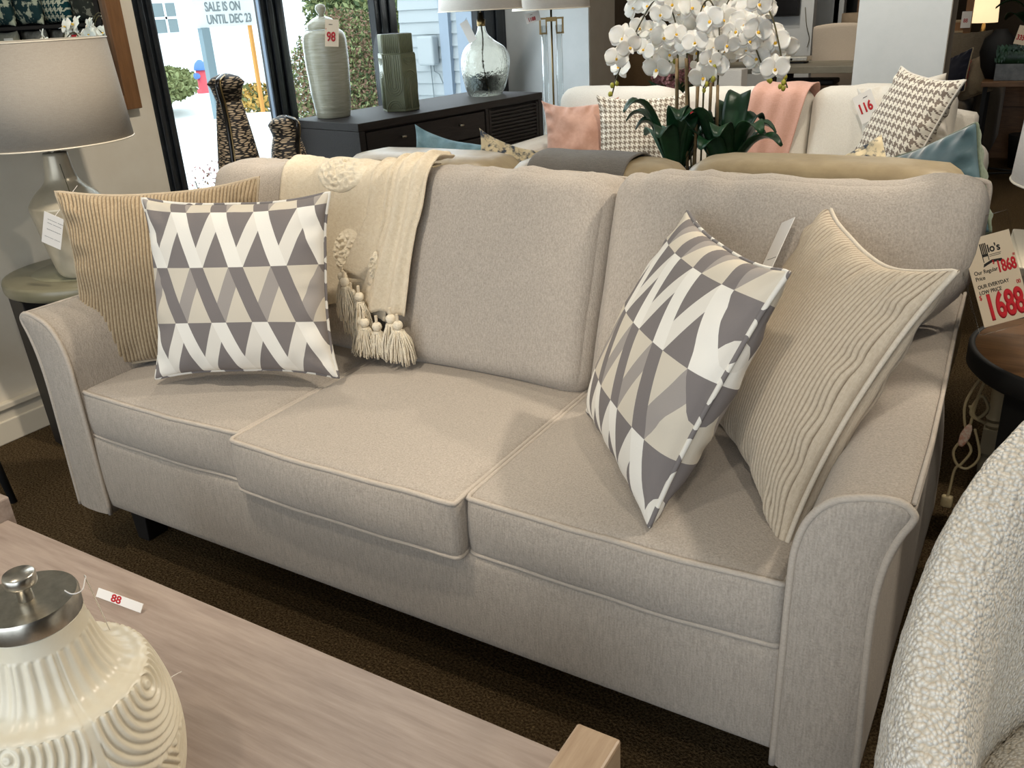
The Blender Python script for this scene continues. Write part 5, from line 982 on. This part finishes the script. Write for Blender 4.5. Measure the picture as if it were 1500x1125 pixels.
for (x, y) in ((-0.3, -0.13), (0.3, -0.13), (-0.3, 0.1), (0.3, 0.1)): MB().box(x - 0.018, x + 0.018, y - 0.018, y + 0.018, 0, 0.69).build('leg', DARKW, ct2)
pj = thing('media_player', 'flat silver media player on top of the grey table', 'device', (0.46, 5.5, 0.9055)); MB().box(-0.09, 0.09, -0.06, 0.06, 0, 0.012).build('stand', DARK, pj); MB().box(-0.11, 0.11, -0.07, 0.07, 0.012, 0.045).build('case', STEEL, pj, bevel=0.008); MB().sphere((0.0, -0.072, 0.028), 0.008, 8, 6).build('lens', DARK, pj)
# right rear: grey sofa with pillows, metal console, plants and bottles
gs = thing('grey_sofa', 'grey-brown sofa in the dark rear right of the showroom', 'sofa', (0.95, 6.7, 0), world=True)
MB().rbox(0.34, 0.42, 0.14, 0.04, 6, None, T(1.30, 6.75, 0.24)).build('base', SOFAG, gs, True); MB().rbox(0.34, 0.12, 0.28, 0.08, 8, None, T(1.30, 7.05, 0.72)).build('backrest', SOFAG, gs, True)
MB().rbox(0.27, 0.38, 0.09, 0.07, 8, None, T(1.28, 6.62, 0.47)).build('seat_cushion', SOFAG, gs, True)
for x in (1.66, 0.92): MB().rbox(0.09, 0.36, 0.26, 0.08, 8, None, T(x, 6.80, 0.40)).build('arm', SOFAG, gs, True)
for (x, y) in ((1.0, 6.4), (1.6, 6.4), (1.0, 7.1), (1.6, 7.1)): MB().box(x - 0.03, x + 0.03, y - 0.03, y + 0.03, 0, 0.10).build('foot', DARK, gs)
pillow('pillow', 'brown back pillow standing on the dark grey sofa', frame((1.42, 6.80, 0.86), (1, 0.05, 0.05), (0, 0.15, 1)), 0.40, 0.32, 0.14, SOFAG, SOFAG, None, group='pillows on the grey-brown sofa', seed=31)
pillow('pillow', 'navy and red pillow next to the column edge', frame((1.40, 6.50, 0.72), (0.7, -0.6, 0.35), (0.3, 0.2, 0.9)), 0.34, 0.34, 0.10, NAVY, REDP, PILT, group='pillows on the grey-brown sofa', seed=32)
pillow('pillow', 'tan pillow leaning to the right on the dark grey sofa', frame((1.545, 6.47, 0.71), (0.75, -0.4, 0.35), (0.35, 0.2, 0.9)), 0.34, 0.32, 0.12, PILT, PILT, PILT, group='pillows on the grey-brown sofa', seed=33)
mc = thing('metal_console', 'dark metal console table with crossed legs at the rear right', 'table', (1.95, 6.2, 0), world=True)
MB().box(1.64, 2.35, 6.02, 6.40, 0.69, 0.725).build('table_top', WALNUT, mc, bevel=0.003)
for (x, y) in ((1.67, 6.05), (2.32, 6.05), (1.67, 6.37), (2.32, 6.37)): MB().box(x - 0.014, x + 0.014, y - 0.014, y + 0.014, 0, 0.69).build('leg', DARK, mc)
mb = MB(); mb.tube([(1.67, 6.05, 0.08), (2.32, 6.37, 0.08)], 0.008, 6).tube([(1.67, 6.37, 0.08), (2.32, 6.05, 0.08)], 0.008, 6); mb.build('stretcher', DARK, mc)
pb = thing('planter_box', 'grey stone planter with dark moss on the metal console', 'planter', (1.82, 6.15, 0.7255)); MB().box(-0.11, 0.11, -0.06, 0.06, 0, 0.11).build('box', GREYM, pb, bevel=0.003)
mb = MB(); rr = random.Random(3)
for i in range(500): x, y, z = rr.uniform(-0.12, 0.12), rr.uniform(-0.07, 0.07), 0.11 + rr.random() * 0.10; mb.add([(x, y, z), (x + 0.01, y, z + 0.02), (x - 0.005, y + 0.008, z + 0.03)], [(0, 1, 2)])
MB().rbox(0.11, 0.06, 0.045, 0.03, 5, None, T(0, 0, 0.15)).build('moss_base', LEAF, pb, True); mb.build('moss', LEAF, pb)['kind'] = 'stuff'
for k, (x, y, h_) in enumerate(((1.86, 6.08, 0.42), (1.99, 6.12, 0.24))):
    b_ = thing('glass_bottle', ('tall clear bottle with a 335 price tag at the upper right edge', 'short clear bottle next to the tall tagged one')[k], 'bottle', (x, y + 0.16 - 0.05 * k, 0.7255)); MB().lathe([(0, 0), (0.045, 0), (0.05, 0.02), (0.05, h_ * 0.45), (0.018, h_ * 0.68), (0.013, h_ * 0.95), (0.018, h_), (0.010, h_), (0.009, h_ * 0.7), (0.044, h_ * 0.44), (0.0, 0.02)], 24).build('body', noisy('clouded_glass_%s' % 'ab'[k], (190, 184, 168), (214, 208, 192), 10, 0.1), b_, True)
price_tag('price_tag', 'cream tag reading 335 on the tall clear bottle', frame((1.845, 6.09, 1.02), (0.95, 0.2, -0.2), (0.2, 0.1, 0.95)), 0.08, 0.12, PAPERC, [('335', -0.033, -0.03, 0.045, RED, 0.002, 0.75), ('~~', -0.01, 0.035, 0.014, INK, 0.0006, 1)])
bv = thing('black_vase', 'round matte black vase beside the planter box', 'vase', (1.70, 6.28, 0.7255)); MB().lathe([(0, 0), (0.06, 0), (0.10, 0.08), (0.12, 0.18), (0.10, 0.27), (0.05, 0.31), (0.04, 0.33), (0.03, 0.33), (0, 0.28)], 32).build('body', DARK, bv, True)
fo = thing('potted_plant', 'dark leafy plant at the top right of the showroom', 'plant', (1.98, 6.9, 0), world=True)
MB().lathe([(0, 0), (0.12, 0), (0.15, 0.25), (0.14, 0.25), (0, 0.22)], 24, (1.98, 6.9, 0)).build('pot', DARK, fo, True); MB().tube([(1.98, 6.9, 0.2), (1.87, 6.88, 0.8), (1.86, 6.86, 1.3)], 0.012, 6).build('stem', STEM, fo, True)
for i in range(14):
    a = i * 2.4; z0 = 1.0 + 0.03 * i
    def fn(u, v, a=a, z0=z0): r_ = 0.02 + 0.24 * v; w_ = 0.13 * math.sin(PI * min(1, v * 0.92 + 0.05)) ** 0.7; q = (u - 0.5) * w_; return Vector((1.86 + math.cos(a) * r_ - math.sin(a) * q, 6.86 + math.sin(a) * r_ + math.cos(a) * q, z0 + 0.10 * math.sin(v * 2.6) + abs(u - 0.5) * 0.03))
    MB().grid(fn, 5, 8).build('leaf', LEAF, fo, True, solid=0.002)
gl2 = thing('table_lamp', 'small lit lamp with a glowing square shade at the rear right', 'lamp', (1.50, 7.35, 0.80)); LIT = base_mat('lit_shade', (255, 226, 180), 0.8); LIT.node_tree.nodes['Principled BSDF'].inputs['Emission Color'].default_value = (1.0, 0.74, 0.42, 1); LIT.node_tree.nodes['Principled BSDF'].inputs['Emission Strength'].default_value = 1.2
MB().lathe([(0.10, 0.26), (0.09, 0.44), (0.087, 0.44), (0.097, 0.26), (0.10, 0.26)], 28).build('lamp_shade', LIT, gl2, True); MB().lathe([(0, 0), (0.05, 0), (0.05, 0.015), (0.02, 0.04), (0.03, 0.15), (0.012, 0.25), (0, 0.26)], 20).build('base', BRASS, gl2, True)
dc = thing('dresser', 'long brown wooden dresser along the rear wall', 'dresser', (1.55, 7.5, 0), world=True)
MB().box(1.15, 2.6, 7.25, 7.7, 0, 0.80).build('body', WALNUT, dc, bevel=0.005)
for i in range(3):
    d_ = MB().box(1.18 + i * 0.475, 1.62 + i * 0.475, 7.235, 7.25, 0.42, 0.76).build('drawer', WALNUT, dc, bevel=0.003); MB().sphere((1.40 + i * 0.475, 7.225, 0.6), 0.014, 8, 6).build('knob', BRASS, d_, True)
wb = thing('wooden_post_frame', 'tall light brown wooden post frame right of the column', 'frame', (1.38, 7.0, 0), world=True)
OAK = wood('golden_oak', (124, 84, 44), (154, 108, 62), (12, 12, 1), 5, 0.5)
MB().box(1.385, 1.435, 7.0, 7.05, 0, 2.6).build('post', OAK, wb); MB().box(0.9, 1.385, 7.0, 7.05, 1.02, 1.08).build('rail', OAK, wb); MB().box(0.9, 0.95, 7.0, 7.05, 0, 2.6).build('post', OAK, wb)
price_tag('price_tag', 'white tag hanging from the golden wooden post', frame((1.40, 6.97, 1.10), (1, 0, 0), (0, 0, 1)), 0.07, 0.12, PAPER, [('88', -0.02, -0.02, 0.04, RED, 0.001, 0.8)])
# rolled towels on the dresser
for k in range(4):
    t_ = MB().rbox(0.10, 0.07, 0.035, 0.033, 6, None).build('folded_towel', PILT, None, True, loc=(0, 0, 0)); t_.location = (1.27 + 0.02 * (k % 2), 7.38, 0.837 + 0.071 * k); tag(t_, ('bottom', 'second from bottom', 'third from bottom', 'topmost')[k] + ' tan folded towel in the small stack on the brown dresser', 'towel', 'folded towels on the dresser')
rc_ = thing('floor_tag', 'red card lying on the floor behind the right end of the leather sofa', 'card', (2.02, 4.1, 0.001)); MB().box(-0.10, 0.10, -0.08, 0.08, 0, 0.002).build('card', REDT, rc_)
struct(MB().box(2.2, 4.2, 5.2, 7.0, 0.0, 0.008).build('rug', noisy('brown_rug', (78, 54, 28), (104, 76, 44), 6, 1.0)))

# ------------------------------------------------------------------ pillow shelf, seen only in the mirror
A0 = Vector((3.62, 4.30, 0)); ax = Vector((0.868, -0.497, 0)); nrm = Vector((-0.497, -0.868, 0))
ps = thing('pillow_shelf', 'dark open shelf stacked with patterned pillows, reflected in the wall mirror', 'shelf', tuple(A0), math.atan2(ax.y, ax.x))
for x in (-0.02, 1.62): MB().box(x - 0.02, x + 0.02, -0.02, 0.42, 0, 2.3).build('side_panel', DARKW, ps)
for z in (0.10, 0.55, 0.975, 1.415, 1.86, 2.3): MB().box(0.001, 1.599, 0.0, 0.42, z - 0.015, z + 0.015).build('shelf_board', DARKW, ps)
MB().box(-0.02, 1.62, 0.421, 0.44, 0, 2.3).build('back_panel', DARK, ps)
BOT = noisy('teal_botanical_print', (24, 56, 60), (200, 200, 176), 16, 0.9, lo=0.52, hi=0.58); BOT2 = noisy('charcoal_botanical_print', (52, 54, 48), (150, 146, 132), 12, 0.9, lo=0.55, hi=0.60)
LIN2 = fabric('oat_shelf_linen', (180, 172, 150), (194, 186, 166), 120, 0.4); VEL = noisy('crushed_grey_velvet', (120, 112, 100), (176, 168, 156), 18, 0.7, 0.3)
PLAB = {('t', 0): ('charcoal botanical pillow nearest the shelf side', BOT2), ('t', 1): ('teal and cream large-check pillow', TEALH), ('t', 2): ('teal botanical pillow beside the checked one', BOT), ('t', 3): ('second teal botanical pillow from the checked one', BOT), ('t', 4): ('plain oat pillow on the upper shelf', LIN2), ('b', 0): ('plain grey pillow at the end of the lower row', LIN2), ('b', 1): ('crushed grey velvet pillow', VEL), ('b', 2): ('crushed grey velvet pillow in the middle of the lower row', VEL), ('b', 3): ('oat linen pillow on the lower shelf', LIN2), ('b', 4): ('grey-green pillow at the far end of the lower row', VEL)}
for r_, z0 in (('t', 1.43), ('b', 0.99)):
    for k in range(5):
        lab, m_ = PLAB[(r_, k)]; p = A0 + ax * (0.17 + 0.27 * k) + nrm * (-0.16) + Vector((0, 0, z0 + 0.205))
        pillow('shelf_pillow', lab + ', seen in the wall mirror', frame(p, ax * 0.90 - nrm * 0.44, (0, 0, 1)), 0.36, 0.40, 0.16, m_, m_, None, group='pillows on the mirrored shelf', seed=40 + k + (5 if r_ == 'b' else 0), pin=0.07, nn=20)
for k, (x, m_, cc) in enumerate(((0.22, REDT, 'red'), (1.22, REDT, 'red'), (0.86, PAPER, 'white'))):
    p = A0 + ax * x + nrm * 0.03 + Vector((0, 0, 1.26)); price_tag('price_tag', '%s price tag on the %s of the lower pillow row in the mirror' % (cc, ('near end', 'far end', 'middle')[k]), frame(p, ax, (0, 0, 1)), 0.085, 0.15, m_, [])
co = thing('coral_ornament', 'cream branching coral ornament reflected at the edge of the wall mirror', 'ornament', (3.10, 4.36, 0)); 
MB().lathe([(0, 0), (0.14, 0), (0.14, 1.18), (0, 1.18)], 24).build('pedestal', DARKW, co, True)
mb = MB(); rr = random.Random(2)
for i in range(26):
    d = Vector((rr.gauss(0, 1), rr.gauss(0, 1), abs(rr.gauss(0, 0.8)))).normalized(); mb.tube([(0, 0, 1.20), tuple(Vector((0, 0, 1.20)) + d * 0.09), tuple(Vector((0, 0, 1.20)) + d * 0.16 + Vector((0, 0, 0.03)))], [0.02, 0.014, 0.005], 6)
mb.build('coral', IVORY, co, True)
